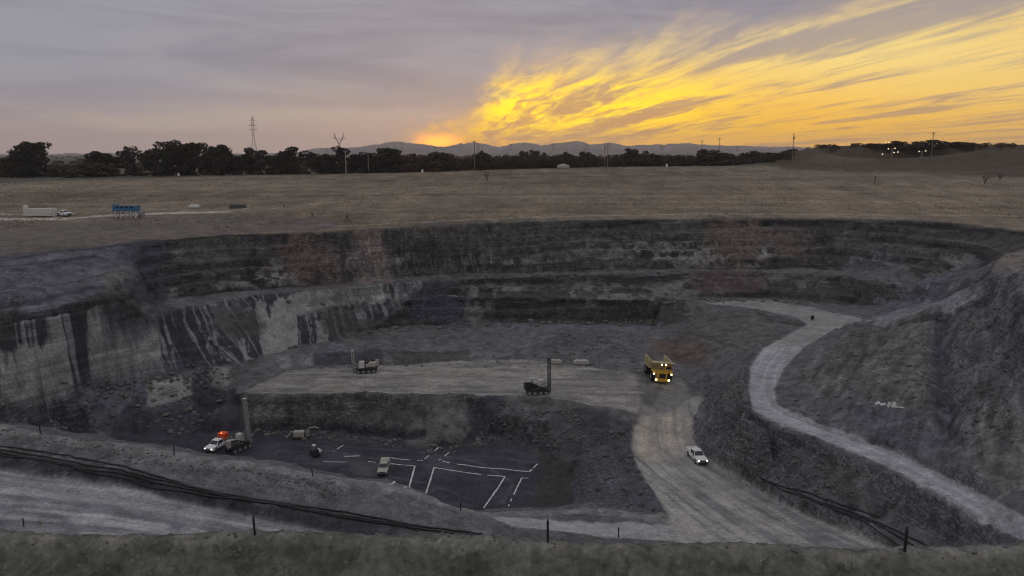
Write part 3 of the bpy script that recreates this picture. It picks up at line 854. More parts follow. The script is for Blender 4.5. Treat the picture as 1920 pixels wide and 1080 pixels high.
# the graded road again, over the slope tones
ws = wsr
paint(np.clip(hr3 * 1.3, 0, 1), (0.27, 0.266, 0.26))
paint(np.clip(hr2, 0, 1), (0.36, 0.352, 0.385))
paint(np.clip(hr2 + hr3, 0, 1) * np.clip(0.35 - ws * 3, 0, 1), (0.22, 0.216, 0.235), 0.8)
# worked ground behind the left lip
patch([(-20, 414), (120, 418), (260, 408), (420, 402), (560, 408), (660, 425), (560, 434), (420, 438), (290, 449), (150, 464), (0, 477)], (0.125, 0.108, 0.107), 0.8, 4)
for q in range(26):
    uu, vv = 20 + 24 * q, 424 + 22 * math.sin(q * 1.9) * (1 - q / 40) + 10 - q * 0.6
    seam([(uu - 26, vv + 3), (uu, vv), (uu + 30, vv - 2)], 0.55, (0.062, 0.054, 0.052) if q % 2 else (0.20, 0.17, 0.165), 0.6)
# tracks in the field
padz = track([hit(*p, ZS) for p in [(-250, 416), (0, 411), (110, 411), (190, 405), (260, 402), (340, 399), (420, 398)]], 6, WX, WY)[0]
paint(np.clip((3.6 - padz + 2 * n2) / 1.5, 0, 1) * (field + (rs[:, None] < 300)), (0.40, 0.35, 0.335), 0.8)
padz = track([hit(*p, ZS) for p in [(-60, 402), (60, 402), (130, 401)]], 6, WX, WY)[0]
paint(np.clip((3.0 - padz + 2 * n2) / 1.5, 0, 1), (0.38, 0.33, 0.315), 0.7)
padz = track([hit(*p, ZS) for p in [(440, 397), (500, 392), (560, 386), (640, 378)]], 6, WX, WY)[0]
paint(np.clip((1.4 - padz + n2) / 1.0, 0, 1), (0.34, 0.30, 0.26), 0.5)
rim = track([hit(*p, ZS) for p in [(640, 424), (800, 416), (980, 408), (1150, 404), (1300, 401), (1500, 402), (1700, 403), (1920, 405)]], 5, WX, WY)[0]
paint(np.clip((1.8 - rim + n2) / 1.2, 0, 1), (0.34, 0.30, 0.26), 0.55)
ft = track([hit(*p, ZS) for p in [(660, 386), (720, 368), (800, 355), (900, 347), (1000, 338), (1080, 328), (1120, 321)]], 6, WX, WY)[0]
paint(np.clip((2.6 - ft + 4 * n2) / 1.8, 0, 1), (0.15, 0.125, 0.105), 0.7)
ft = track([hit(*p, ZS) for p in [(1300, 321), (1500, 322), (1700, 323), (1920, 323)]], 6, WX, WY)[0]
paint(np.clip((2.4 - ft + 3 * n2) / 1.6, 0, 1), (0.13, 0.11, 0.095), 0.7)
# near bund
nearz = (rs < 58)[:, None] * np.ones_like(GX)
paint(nearz, (0.092, 0.093, 0.086))
nb = track([p for p in nl[::3]], 3, WX, WY)[0]
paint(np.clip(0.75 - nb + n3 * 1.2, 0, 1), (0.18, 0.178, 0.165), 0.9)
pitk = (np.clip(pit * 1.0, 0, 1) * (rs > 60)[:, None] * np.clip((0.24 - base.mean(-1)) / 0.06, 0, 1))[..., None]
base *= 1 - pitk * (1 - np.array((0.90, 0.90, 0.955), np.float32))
base *= np.clip(1 + 0.25 * n1 + 0.40 * n2 + 0.35 * n3, 0.4, 1.8)[..., None] ** np.where(nearz > 0, 0.45, 1.0)[..., None]

# ---------------------------------------------------------------- relief
smooth = np.clip(hr + hr2 + hr3 + ramp + side + benchz * 0.7 + floor * 0.8 + upper * 0.6, 0, 1)
rough = 1 - smooth
fade = np.clip((rs - 30) / 10, 0, 1)[:, None] * np.clip((700 - rs) / 200, 0, 1)[:, None]
ZH = Z1 + fade * rough * (1 - field * 0.6) * (0.9 * fbm(GX / 5, GY / 5, 201, 4) + 0.35 * n3 + 0.22 * fbm(GX / 0.6, GY / 0.6, 211, 2))
ZH += fade * smooth * (0.16 * fbm(GX / 4, GY / 4, 221, 3))
ZH += fade * np.clip(nose + talus + face * 0.6, 0, 1) * 1.3 * (np.abs(fbm(GX / 2.4, GY / 2.4, 231, 3)))
# windrows of pushed-up dirt along the roads
for ln, hh_ in ((off([P(*q) for q in [(1436, 650, 13.6)] + road_l[:8]], -1.1, 0.5, 0), 0.8), (off([P(*q) for q in road_r[1:8]], 1.0, -0.3, 0), 0.35), (off([P(*q) for q in rr[3:9]], 0.8, 0.2, 0), 0.6),
                (off([P(*q) for q in bench[9:]], -0.8, 0, 0), 0.5), (off([P(*q) for q in bench[1:9]], 0, -0.3, 0), 0.45), (off([P(*q) for q in up_r[1:4]], 0.6, -0.6, 0), 0.5)):
    k = track(ln, 4, WX, WY)[0]
    ZH += hh_ * np.exp(-(k / 0.75) ** 2) * np.clip(0.85 + 2.0 * n2 + 1.2 * n3, 0.1, 1.6)
# low heaps behind the left lip
for uu, vv, rr_, hh_ in ((380, 428, 4.5, 1.0), (450, 424, 5, 1.2), (520, 418, 6, 1.3), (600, 414, 6, 1.2), (650, 417, 4, 1.0), (330, 436, 4, 0.9), (250, 436, 5, 0.8), (180, 445, 4, 0.7), (90, 450, 5, 0.7), (560, 400, 9, 1.2), (480, 396, 8, 1.0)):
    q = hit(uu, vv, ZS)
    ZH += hh_ * np.exp(-((GX - q[0]) ** 2 + ((GY - q[1]) * 1.3) ** 2) / rr_ ** 2) * (1 + 0.8 * n2)
# ledges on the rock faces
led = steep * np.clip(wallU + wallL + lsl, 0, 1) * (1 - pres)
ph = Z1 * 2 * math.pi / 2.9 + 5 * fbm(GX / 18, GY / 18, 241, 3)
for stp_, am_, sd_ in ((2.6, 0.75, 0.0), (1.1, 0.45, 3.0)):
    qq = ZH / stp_ + 0.9 * fbm(AL / 20 + sd_, AL * 0, 245, 3) + 0.25 * w2
    fr_ = qq - np.floor(qq)
    fr_ = np.clip((fr_ - 0.25) / 0.5, 0, 1)
    tgt = ZH + stp_ * (fr_ * fr_ * (3 - 2 * fr_) - (qq - np.floor(qq)))
    ZH += led * am_ * (tgt - ZH)
# gullies, ridges and slumps on the right spoil
ZH += rsl * fade * (0.45 * ril + 0.5 * np.abs(fbm(GX / 9, GY / 9, 251, 3)) * np.clip((GX / np.maximum(GY, 1) - 0.52) / 0.06, 0, 1))
for ln, dp, wd in (([(1775, 590), (1765, 640), (1770, 700), (1775, 760), (1772, 830)], -1.5, 1.8), ([(1840, 566), (1800, 598), (1782, 640)], -1.0, 1.2), ([(1660, 600), (1650, 640), (1625, 690), (1600, 730)], -0.7, 1.5),
                   ([(1690, 606), (1760, 592), (1842, 564)], -0.8, 0.9), ([(1742, 905), (1690, 932), (1640, 962)], -0.6, 0.7), ([(1860, 580), (1880, 640), (1870, 720)], -1.2, 1.5), ([(1900, 520), (1895, 600), (1910, 700)], 1.0, 2.0)):
    k = track([hit(*q, ZS) for q in ln], 6, WX, WY)[0]
    ZH += dp * np.exp(-(k / wd) ** 2)
ZH += fade * hr * (-0.14) * (1 - np.clip(0.5 + ws * 0, 0, 1))
nearr = np.clip((60 - rs) / 12, 0, 1)[:, None] * np.clip((rs - 20) / 10, 0, 1)[:, None]
ZH += nearr * (0.10 * fbm(GX / 1.4, GY / 1.4, 251, 3) + 0.07 * fbm(GX / 0.35, GY / 0.35, 261, 3))

nv = NA * NR + 1
me = bpy.data.meshes.new("terrain")
co = np.zeros((nv, 3), np.float32)
co[:-1, 0], co[:-1, 1], co[:-1, 2] = GX.ravel(), GY.ravel(), ZH.ravel()
co[-1] = (0, 0, ZH[0].mean())
ii, jj = np.meshgrid(np.arange(NR - 1), np.arange(NA - 1), indexing='ij')
q = np.stack([ii * NA + jj, ii * NA + jj + 1, (ii + 1) * NA + jj + 1, (ii + 1) * NA + jj], -1).reshape(-1, 4)
q = q[:, ::-1]
nq = len(q)
me.vertices.add(nv)
me.vertices.foreach_set('co', co.ravel())
me.loops.add(nq * 4)
me.loops.foreach_set('vertex_index', q.ravel().astype(np.int32))
me.polygons.add(nq)
me.polygons.foreach_set('loop_start', (np.arange(nq) * 4).astype(np.int32))
me.polygons.foreach_set('use_smooth', np.ones(nq, bool))
me.update(calc_edges=True)
ca = me.attributes.new("ground_colour", 'FLOAT_COLOR', 'POINT')
cd = np.ones((nv, 4), np.float32)
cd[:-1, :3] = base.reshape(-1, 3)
cd[-1, :3] = (0.15, 0.15, 0.14)
cd[:, 3] = 1.0
ca.data.foreach_set('color', cd.ravel())
ra = me.attributes.new("stony", 'FLOAT', 'POINT')
rv = np.zeros(nv, np.float32)
rv[:-1] = np.clip(rough * (1 - field * 0.8) * (1 - plain) * (1 - 0.75 * np.clip(pres, 0, 1)), 0, 1).ravel()
ra.data.foreach_set('value', rv)

mt = bpy.data.materials.new("pit_ground")
mt.use_nodes = True
nt = mt.node_tree
g = G(nt)
bs = nt.nodes['Principled BSDF']
geo = g.node('ShaderNodeNewGeometry')
pos = geo.outputs['Position']
px, py, pz = g.sep(pos)[:3]
at = g.node('ShaderNodeAttribute', attribute_name="ground_colour")
sa = g.node('ShaderNodeAttribute', attribute_name="stony")
nzc = g.sep(geo.outputs['Normal'])[2]
stp = g.ss(nzc, 0.55, 0.82, 1.0, 0.0)
gravel = g.noise(pos, 2.3, 3.0, 0.6)
mott = g.noise(pos, 0.35, 4.0, 0.6)
streak = g.noise(g.vm('MULTIPLY', pos, (1.0, 1.0, 0.10)), 0.75, 4.0, 0.6)
strata = g.noise(g.vm('MULTIPLY', pos, (0.04, 0.04, 1.0)), 0.9, 4.0, 0.65)
f1 = g.lin(gravel, 0.32, 0.68, 0.76, 1.26)
f2 = g.lin(mott, 0.3, 0.7, 0.80, 1.22)
f3 = g.lin(streak, 0.32, 0.68, 0.80, 1.22)
f4 = g.lin(strata, 0.32, 0.68, 0.68, 1.38)
fs = g.m('MULTIPLY', f3, f4)
fs = g.m('ADD', g.m('MULTIPLY', g.m('SUBTRACT', fs, 1.0), stp), 1.0)
wob = g.vm('MULTIPLY', g.comb(mott, mott, gravel), (1.2, 1.2, 0.25))
vco = g.vm('ADD', g.vm('MULTIPLY', pos, (0.36, 0.36, 0.85)), wob)
vb = g.node('ShaderNodeTexVoronoi')
g.put(vb.inputs['Vector'], vco)
vb2 = g.node('ShaderNodeTexVoronoi')
g.put(vb2.inputs['Vector'], g.vm('MULTIPLY', vco, (2.7, 2.7, 2.7)))
blk = g.m('MULTIPLY', g.lin(g.sep(vb.outputs['Color'])[0], 0.0, 1.0, 0.58, 1.45), g.lin(g.sep(vb2.outputs['Color'])[0], 0.0, 1.0, 0.62, 1.4))
ve = g.node('ShaderNodeTexVoronoi', feature='DISTANCE_TO_EDGE')
g.put(ve.inputs['Vector'], vco)
crk = g.ss(ve.outputs['Distance'], 0.0, 0.10, 0.42, 1.0)
rk = g.m('MULTIPLY', blk, crk)
rk = g.m('ADD', g.m('MULTIPLY', g.m('SUBTRACT', rk, 1.0), g.m('MULTIPLY', g.m('MULTIPLY', stp, sa.outputs['Fac']), 0.85)), 1.0)
clod = g.node('ShaderNodeTexVoronoi')
g.put(clod.inputs['Vector'], g.vm('ADD', pos, g.vm('MULTIPLY', g.comb(gravel, gravel, mott), (0.8, 0.8, 0.8))))
clod.inputs['Scale'].default_value = 0.75
cl_ = g.lin(g.sep(clod.outputs['Color'])[0], 0.0, 1.0, 0.78, 1.25)
cl_ = g.m('ADD', g.m('MULTIPLY', g.m('SUBTRACT', cl_, 1.0), sa.outputs['Fac']), 1.0)
ff = g.m('MULTIPLY', g.m('MULTIPLY', g.m('MULTIPLY', f1, f2), fs), g.m('MULTIPLY', rk, cl_))
vor = g.node('ShaderNodeTexVoronoi')
g.put(vor.inputs['Vector'], pos)
vor.inputs['Scale'].default_value = 1.5
stone = g.m('MULTIPLY', g.ss(vor.outputs['Distance'], 0.10, 0.22, 1.0, 0.0), sa.outputs['Fac'])
ff = g.m('ADD', ff, g.m('MULTIPLY', stone, 0.45))
col = g.vm('MULTIPLY', at.outputs['Color'], g.comb(ff, ff, ff))
g.put(bs.inputs['Base Color'], col)
bs.inputs['Roughness'].default_value = 0.95
bs.inputs['Specular IOR Level'].default_value = 0.15
bm1 = g.node('ShaderNodeBump')
bm1.inputs['Strength'].default_value = 0.6
bm1.inputs['Distance'].default_value = 0.35
hsum = g.m('ADD', g.m('MULTIPLY', g.noise(pos, 0.9, 5.0, 0.65), 1.2), g.m('MULTIPLY', strata, g.m('MULTIPLY', stp, 1.0)))
g.put(bm1.inputs['Height'], g.m('MULTIPLY', hsum, g.m('ADD', g.m('MULTIPLY', sa.outputs['Fac'], 0.85), 0.15)))
nt.links.new(bm1.outputs[0], bs.inputs['Normal'])
me.materials.append(mt)
terrain = bpy.data.objects.new("terrain", me)
terrain['kind'] = 'structure'
COL.objects.link(terrain)


def gz(x, y):
    return float(height(np.array([x]), np.array([y]))[0])


def spot_at(u, v):
    h = hit(u, v, ZH)
    return Vector((float(h[0]), float(h[1]), float(h[2])))
# ------------------------------------------------------------------ materials for things
def mat(name, col, rough=0.6, metal=0.0, var=0.25, scale=3.0, emit=None, spec=0.4):
    m = bpy.data.materials.new(name)
    m.use_nodes = True
    g = G(m.node_tree)
    b = m.node_tree.nodes['Principled BSDF']
    tcn = g.node('ShaderNodeTexCoord')
    f = g.lin(g.noise(tcn.outputs['Object'], scale, 4.0, 0.6), 0.3, 0.7, 1 - var, 1 + var)
    c = g.vm('MULTIPLY', tuple(col), g.comb(f, f, f))
    g.put(b.inputs['Base Color'], c)
    b.inputs['Roughness'].default_value = rough
    b.inputs['Metallic'].default_value = metal
    b.inputs['Specular IOR Level'].default_value = spec
    if emit:
        b.inputs['Emission Color'].default_value = (emit[0], emit[1], emit[2], 1)
        b.inputs['Emission Strength'].default_value = emit[3]
    return m


M = dict(
    white=mat('white_paint', (0.72, 0.72, 0.73), 0.4, var=0.12),
    dusty=mat('dusty_white_paint', (0.50, 0.49, 0.48), 0.6, var=0.2),
    beige=mat('beige_paint', (0.36, 0.355, 0.31), 0.55, var=0.15),
    yellow=mat('yellow_paint', (0.62, 0.38, 0.03), 0.5, var=0.2),
    pale=mat('pale_dusty_steel', (0.34, 0.32, 0.30), 0.7, var=0.25),
    bodyc=mat('dusty_yellow_paint', (0.42, 0.36, 0.22), 0.75, var=0.3, scale=0.8),
    blue=mat('blue_paint', (0.03, 0.13, 0.26), 0.55, var=0.25),
    orange=mat('orange_plastic', (0.75, 0.10, 0.02), 0.5, var=0.1),
    grey=mat('grey_steel', (0.22, 0.22, 0.23), 0.6, var=0.25),
    dark=mat('dark_steel', (0.035, 0.035, 0.04), 0.6, var=0.3),
    rubber=mat('black_rubber', (0.018, 0.018, 0.02), 0.85, var=0.2, spec=0.2),
    poly=mat('black_polythene', (0.014, 0.014, 0.017), 0.45, var=0.2),
    glass=mat('dark_glass', (0.02, 0.022, 0.035), 0.12, var=0.05, spec=0.5),
    lampw=mat('lit_headlamp', (0.9, 0.88, 0.8), 0.3, var=0.0, emit=(1.0, 0.93, 0.78, 4.0)),
    lampy=mat('lit_work_lamp', (0.9, 0.85, 0.6), 0.3, var=0.0, emit=(1.0, 0.84, 0.45, 6.0)),
    flood=mat('lit_floodlight', (0.9, 0.88, 0.8), 0.3, var=0.0, emit=(1.0, 0.74, 0.40, 1.7)),
    beacon=mat('lit_beacon', (0.9, 0.3, 0.1), 0.3, var=0.0, emit=(1.0, 0.22, 0.04, 3.0)),
    wood=mat('weathered_timber', (0.16, 0.135, 0.11), 0.9, var=0.3),
    galv=mat('galvanised_steel', (0.33, 0.32, 0.31), 0.6, var=0.15),
    lattice=mat('lattice_steel', (0.20, 0.19, 0.19), 0.7, var=0.2),
    chalk=mat('white_lime', (0.55, 0.54, 0.56), 0.95, var=0.35, scale=1.0),
    rock=mat('grey_rock', (0.125, 0.122, 0.119), 0.95, var=0.35, scale=0.8, spec=0.15),
    bark=mat('bark', (0.06, 0.048, 0.04), 0.95, var=0.3),
    leafd=mat('dark_leaves', (0.022, 0.025, 0.017), 0.8, var=0.45, scale=0.5, spec=0.2),
    leafb=mat('brown_leaves', (0.060, 0.044, 0.030), 0.85, var=0.45, scale=0.5, spec=0.2),
    scrub=mat('scrub_leaves', (0.046, 0.038, 0.027), 0.85, var=0.45, scale=0.2, spec=0.2),
    weed=mat('yellow_green_leaves', (0.24, 0.26, 0.06), 0.8, var=0.3),
    drygrass=mat('dry_stems', (0.20, 0.19, 0.15), 0.9, var=0.3),
    dust=mat('dusty_grey_canvas', (0.36, 0.355, 0.34), 0.9, var=0.2),
)


# ------------------------------------------------------------------ mesh helpers
class MB:
    def __init__(s):
        s.v, s.f = [], []

    def add(s, vs, fs):
        o = len(s.v)
        s.v += [tuple(p) for p in vs]
        s.f += [tuple(i + o for i in f) for f in fs]
        return s

    def box(s, c, d, bev=0.0, rot=None):
        x, y, z = d[0] / 2, d[1] / 2, d[2] / 2
        b = min(bev, x * .9, y * .9, z * .9)
        if b <= 0:
            vs = [(sx * x, sy * y, sz * z) for sz in (-1, 1) for sy in (-1, 1) for sx in (-1, 1)]
            fs = [(0, 2, 3, 1), (4, 5, 7, 6), (0, 1, 5, 4), (2, 6, 7, 3), (0, 4, 6, 2), (1, 3, 7, 5)]
        else:
            bm = bmesh.new()
            bmesh.ops.create_cube(bm, size=1.0)
            for v in bm.verts:
                v.co = Vector((v.co.x * 2 * x, v.co.y * 2 * y, v.co.z * 2 * z))
            bmesh.ops.bevel(bm, geom=list(bm.edges), offset=b, segments=2, affect='EDGES', profile=0.5)
            bm.verts.index_update()
            vs = [tuple(v.co) for v in bm.verts]
            fs = [tuple(v.index for v in f.verts) for f in bm.faces]
            bm.free()
        if rot is not None:
            vs = [rot @ Vector(p) for p in vs]
        return s.add([(p[0] + c[0], p[1] + c[1], p[2] + c[2]) for p in vs], fs)

    def prism(s, poly, y0, y1, axis='y', tap=1.0, bev=0.0):   # polygon in x,z extruded along y
        n = len(poly)
        cx = sum(p[0] for p in poly) / n
        a = [(p[0], y0, p[1]) for p in poly]
        b = [(p[0], y1, p[1]) for p in poly]
        fs = [tuple(range(n))[::-1], tuple(range(n, 2 * n))] + [(i, (i + 1) % n, n + (i + 1) % n, n + i) for i in range(n)]
        fs = [f[::-1] for f in fs]
        return s.add(a + b, fs)

    def hexa(s, lo, hi):                 # eight corners: lower four, upper four
        return s.add(list(lo) + list(hi), [(0, 3, 2, 1), (4, 5, 6, 7), (0, 1, 5, 4), (1, 2, 6, 5), (2, 3, 7, 6), (3, 0, 4, 7)])

    def cyl(s, a, b, r0, r1=None, n=10, caps=True):
        r1 = r0 if r1 is None else r1
        a, b = Vector(a), Vector(b)
        z = (b - a).normalized()
        x = z.orthogonal().normalized()
        y = z.cross(x)
        vs = []
        for p, r in ((a, r0), (b, r1)):
            for i in range(n):
                t = 2 * math.pi * i / n
                vs.append(p + (x * math.cos(t) + y * math.sin(t)) * r)
        fs = [(i, (i + 1) % n, n + (i + 1) % n, n + i) for i in range(n)]
        if caps:
            fs += [tuple(range(n))[::-1], tuple(range(n, 2 * n))]
        return s.add(vs, fs)

    def tube(s, pts, r, n=7):
        pts = [Vector(p) for p in pts]
        rings = []
        for i, p in enumerate(pts):
            d = (pts[min(i + 1, len(pts) - 1)] - pts[max(i - 1, 0)]).normalized()
            x = d.cross(Vector((0, 0, 1)))
            x = x.normalized() if x.length > 1e-4 else Vector((1, 0, 0))
            y = x.cross(d)
            rings.append([p + (x * math.cos(2 * math.pi * k / n) + y * math.sin(2 * math.pi * k / n)) * r for k in range(n)])
        vs = [q for rg in rings for q in rg]
        fs = []
        for i in range(len(pts) - 1):
            for k in range(n):
                fs.append((i * n + k, i * n + (k + 1) % n, (i + 1) * n + (k + 1) % n, (i + 1) * n + k))
        fs += [tuple(range(n))[::-1], tuple(range(len(vs) - n, len(vs)))]
        return s.add(vs, fs)

    def ball(s, c, r, n=8, m=6, sq=(1, 1, 1)):
        vs = [(c[0], c[1], c[2] - r * sq[2])]
        for i in range(1, m):
            t = math.pi * i / m
            for k in range(n):
                p = 2 * math.pi * k / n
                vs.append((c[0] + r * sq[0] * math.sin(t) * math.cos(p), c[1] + r * sq[1] * math.sin(t) * math.sin(p), c[2] - r * sq[2] * math.cos(t)))
        vs.append((c[0], c[1], c[2] + r * sq[2]))
        fs = [(0, 1 + (k + 1) % n, 1 + k) for k in range(n)]
        for i in range(m - 2):
            for k in range(n):
                a, b = 1 + i * n + k, 1 + i * n + (k + 1) % n
                fs.append((a, b, b + n, a + n))
        l = len(vs) - 1
        fs += [(l, l - n + k, l - n + (k + 1) % n) for k in range(n)]
        return s.add(vs, fs)

    def build(s, name, m, parent=None, smooth=False):
        me = bpy.data.meshes.new(name)
        me.from_pydata(s.v, [], s.f)
        me.update()
        if smooth:
            me.polygons.foreach_set('use_smooth', [True] * len(me.polygons))
        me.materials.append(m)
        o = bpy.data.objects.new(name, me)
        COL.objects.link(o)
        if parent is not None:
            o.parent = parent
        return o


def tag(o, label=None, cat=None, group=None, kind=None):
    for k, v in (('label', label), ('category', cat), ('group', group), ('kind', kind)):
        if v:
            o[k] = v
    return o


def empty(name, loc, rz=0.0, label=None, cat=None, group=None, tilt=None):
    o = bpy.data.objects.new(name, None)
    o.empty_display_size = 0.5
    o.location = loc
    o.rotation_euler = (0, 0, rz)
    if tilt is not None:                 # stand on the slope of the ground
        o.rotation_euler = tilt
    COL.objects.link(o)
    return tag(o, label, cat, group)


def copy_tree(o, parent=None):
    c = o.copy()
    COL.objects.link(c)
    c.parent = parent
    for ch in list(o.children):
        copy_tree(ch, c)
    return c


def ground_rot(p, rz, L=2.0):            # heading rz, pitched and rolled with the ground
    e = Vector((math.cos(rz), math.sin(rz), 0))
    s = Vector((-math.sin(rz), math.cos(rz), 0))
    a = p + e * L
    b = p - e * L
    c = p + s * L * 0.5
    d = p - s * L * 0.5
    fx = (Vector((a.x, a.y, gz(a.x, a.y))) - Vector((b.x, b.y, gz(b.x, b.y)))).normalized()
    fy = (Vector((c.x, c.y, gz(c.x, c.y))) - Vector((d.x, d.y, gz(d.x, d.y)))).normalized()
    fz = fx.cross(fy).normalized()
    fy = fz.cross(fx)
    return Matrix((fx, fy, fz)).transposed().to_euler()


def aim(p, u0, v0, u1, v1):              # heading of a line seen between two points of the picture of the ground
    a, b = spot_at(u0, v0), spot_at(u1, v1)
    return math.atan2(b.y - a.y, b.x - a.x)


RND = random.Random(7)


# ------------------------------------------------------------------ light vehicles
def wheel(mb_t, mb_r, x, y, r, w):
    mb_t.cyl((x, y - w / 2, r), (x, y + w / 2, r), r, n=18)
    s = 1 if y > 0 else -1
    mb_r.cyl((x, y + s * (w / 2 - 0.02), r), (x, y + s * (w / 2 + 0.015), r), r * 0.58, r * 0.5, n=14)


def make_ute(name, loc, rot, paint, label, lit=True, tray='tub', canopy=False):
    root = empty(name, loc, 0, label, 'pickup', tilt=rot)
    W = 0.93
    # lower body with wheel arches
    def arch(cx, r=0.44, z0=0.42):
        return [(cx + r * math.cos(t), z0 + 0.02 + (r) * math.sin(t)) for t in [math.pi * k / 7 for k in range(8)]]
    prof = [(2.62, 0.45), (2.66, 0.72), (2.60, 0.98), (2.35, 1.06), (1.15, 1.14), (-2.62, 1.10), (-2.66, 0.55)] + arch(-1.65)[::-1] + arch(1.55)[::-1]
    b = MB()
    b.prism(prof, -W, W)
    body = b.build('body', paint, root)
    c = MB()
    c.hexa([(1.2, -0.88, 1.12), (1.2, 0.88, 1.12), (-0.95, 0.88, 1.10), (-0.95, -0.88, 1.10)],
           [(0.45, -0.70, 1.78), (0.45, 0.70, 1.78), (-0.72, 0.72, 1.80), (-0.72, -0.72, 1.80)])
    c.hexa([(0.45, -0.70, 1.781), (0.45, 0.70, 1.781), (-0.72, 0.72, 1.801), (-0.72, -0.72, 1.801)],
           [(0.30, -0.62, 1.84), (0.30, 0.62, 1.84), (-0.62, 0.64, 1.86), (-0.62, -0.64, 1.86)])
    c.build('cab', paint, root)
    w = MB()
    w.add([(1.105, -0.76, 1.205), (1.105, 0.76, 1.205), (0.505, 0.66, 1.735), (0.505, -0.66, 1.735)], [(0, 1, 2, 3)])
    w.v = [(x + 0.012, y, z + 0.012) for x, y, z in w.v]
    w.build('windscreen', M['glass'], root)
    for s in (-1, 1):
        q = MB()
        q.add([(0.98, s * 0.868, 1.2), (-0.8, s * 0.868, 1.18), (-0.66, s * 0.752, 1.70), (0.46, s * 0.735, 1.70)], [(0, 1, 2, 3) if s > 0 else (3, 2, 1, 0)])
        q.build('side_window', M['glass'], root)
        m = MB()
        m.box((0.85, s * 1.03, 1.26), (0.12, 0.2, 0.16), 0.03)
        m.build('mirror', M['dark'], root)
        h = MB()
        h.ball((2.60, s * 0.70, 0.86), 0.15, 10, 6, (0.5, 1.1, 0.8))
        h.build('headlight', M['lampw'] if lit else M['galv'], root, True)
    gr = MB()
    gr.box((2.655, 0, 0.86), (0.06, 1.0, 0.22), 0.02)
    gr.build('grille', M['dark'], root)
    bp = MB()
    bp.box((2.72, 0, 0.56), (0.16, 1.84, 0.24), 0.05)
    bp.tube([(2.82, -0.6, 0.6), (2.88, -0.55, 0.95), (2.88, 0.55, 0.95), (2.82, 0.6, 0.6)], 0.04)
    bp.build('bumper', M['dark'], root)
    t = MB()
    if tray == 'tub':
        for s in (-1, 1):
            t.box((-1.82, s * 0.90, 1.22), (1.62, 0.09, 0.30), 0.03)
        t.box((-2.62, 0, 1.22), (0.09, 1.8, 0.30), 0.03)
        t.box((-1.0, 0, 1.22), (0.06, 1.7, 0.30), 0.02)
    else:
        t.box((-1.82, 0, 1.16), (1.75, 1.95, 0.08), 0.02)
        for s in (-1, 1):
            t.box((-1.82, s * 0.95, 1.33), (1.7, 0.05, 0.26), 0.01)
        t.box((-2.66, 0, 1.33), (0.05, 1.9, 0.26), 0.01)
        t.tube([(-0.98, -0.9, 1.2), (-0.98, -0.85, 1.85), (-0.98, 0.85, 1.85), (-0.98, 0.9, 1.2)], 0.035)
    t.build('tray', paint if tray == 'tub' else M['grey'], root)
    if canopy:
        k = MB()
        k.box((-1.75, 0, 1.55), (1.7, 1.7, 0.6), 0.12)
        k.build('canopy', paint, root)
    for x in (1.55, -1.65):
        for s in (-1, 1):
            a, r = MB(), MB()
            wheel(a, r, x, s * 0.80, 0.40, 0.27)
            tw = a.build('wheel', M['rubber'], root)
            r.build('rim', M['grey'], tw)
    return root


def place_ute(name, u, v, hd, paint, label, **kw):
    p = spot_at(u, v)
    return make_ute(name, p + Vector((0, 0, 0.02)), ground_rot(p, hd), paint, label, **kw)


h = aim(None, 1296, 852, 1330, 886)
pu = place_ute('pickup', 1306, 862, h, M['white'], 'white dual cab pickup with lit headlights driving down the pit ramp')
bc = MB()
bc.box((0.0, 0, 1.89), (0.22, 1.1, 0.10), 0.03)
bc.build('roof_bar', M['white'], pu)
fl = MB()
fl.tube([(-0.8, -0.8, 1.2), (-0.8, -0.82, 3.0)], 0.02, 5)
fl.add([(-0.8, -0.82, 2.98), (-1.1, -0.82, 2.95), (-1.1, -0.82, 2.7), (-0.8, -0.82, 2.72)], [(0, 1, 2, 3)])
fl.build('whip_flag', M['orange'], pu)

h2 = aim(None, 424, 832, 398, 848)
wu = place_ute('pickup', 407, 841, h2, M['white'], 'white tray pickup with an orange box parked at the foot of the left wall', lit=True, tray='flat')
p = spot_at(407, 841)
rm = ground_rot(p, h2)
e = empty('orange_crate', p + rm.to_matrix() @ Vector((-1.85, 0.1, 1.22)), 0, 'bright orange equipment box standing on the tray of the white pickup', 'equipment box', tilt=rm)
b = MB()
b.hexa([(-0.72, -0.75, 0), (0.72, -0.75, 0), (0.72, 0.75, 0), (-0.72, 0.75, 0)], [(-0.66, -0.7, 1.15), (0.62, -0.7, 1.15), (0.62, 0.7, 1.15), (-0.66, 0.7, 1.15)])
for x in (-0.35, 0.0, 0.35):
    b.box((x, 0, 0.55), (0.06, 1.53, 1.0), 0.01)
b.build('shell', M['orange'], e)
b = MB()
b.box((0, 0, 1.21), (1.5, 1.56, 0.12), 0.04)
b.build('lid', M['orange'], e)
b = MB()
b.cyl((0.5, 0, 1.27), (0.5, 0, 1.47), 0.1, 0.08, 10)
b.build('beacon', M['beacon'], e)

bg_ = place_ute('pickup', 720, 884, aim(None, 723, 872, 716, 893), M['beige'], 'dusty beige four wheel drive with canopy parked on the coal floor beside the white lines', lit=False, canopy=True)
bg_.scale = (0.92, 0.92, 0.92)
place_ute('pickup', 121, 405, aim(None, 110, 403, 140, 406), M['white'], 'white pickup parked beside the pale site container on the far field', lit=False)


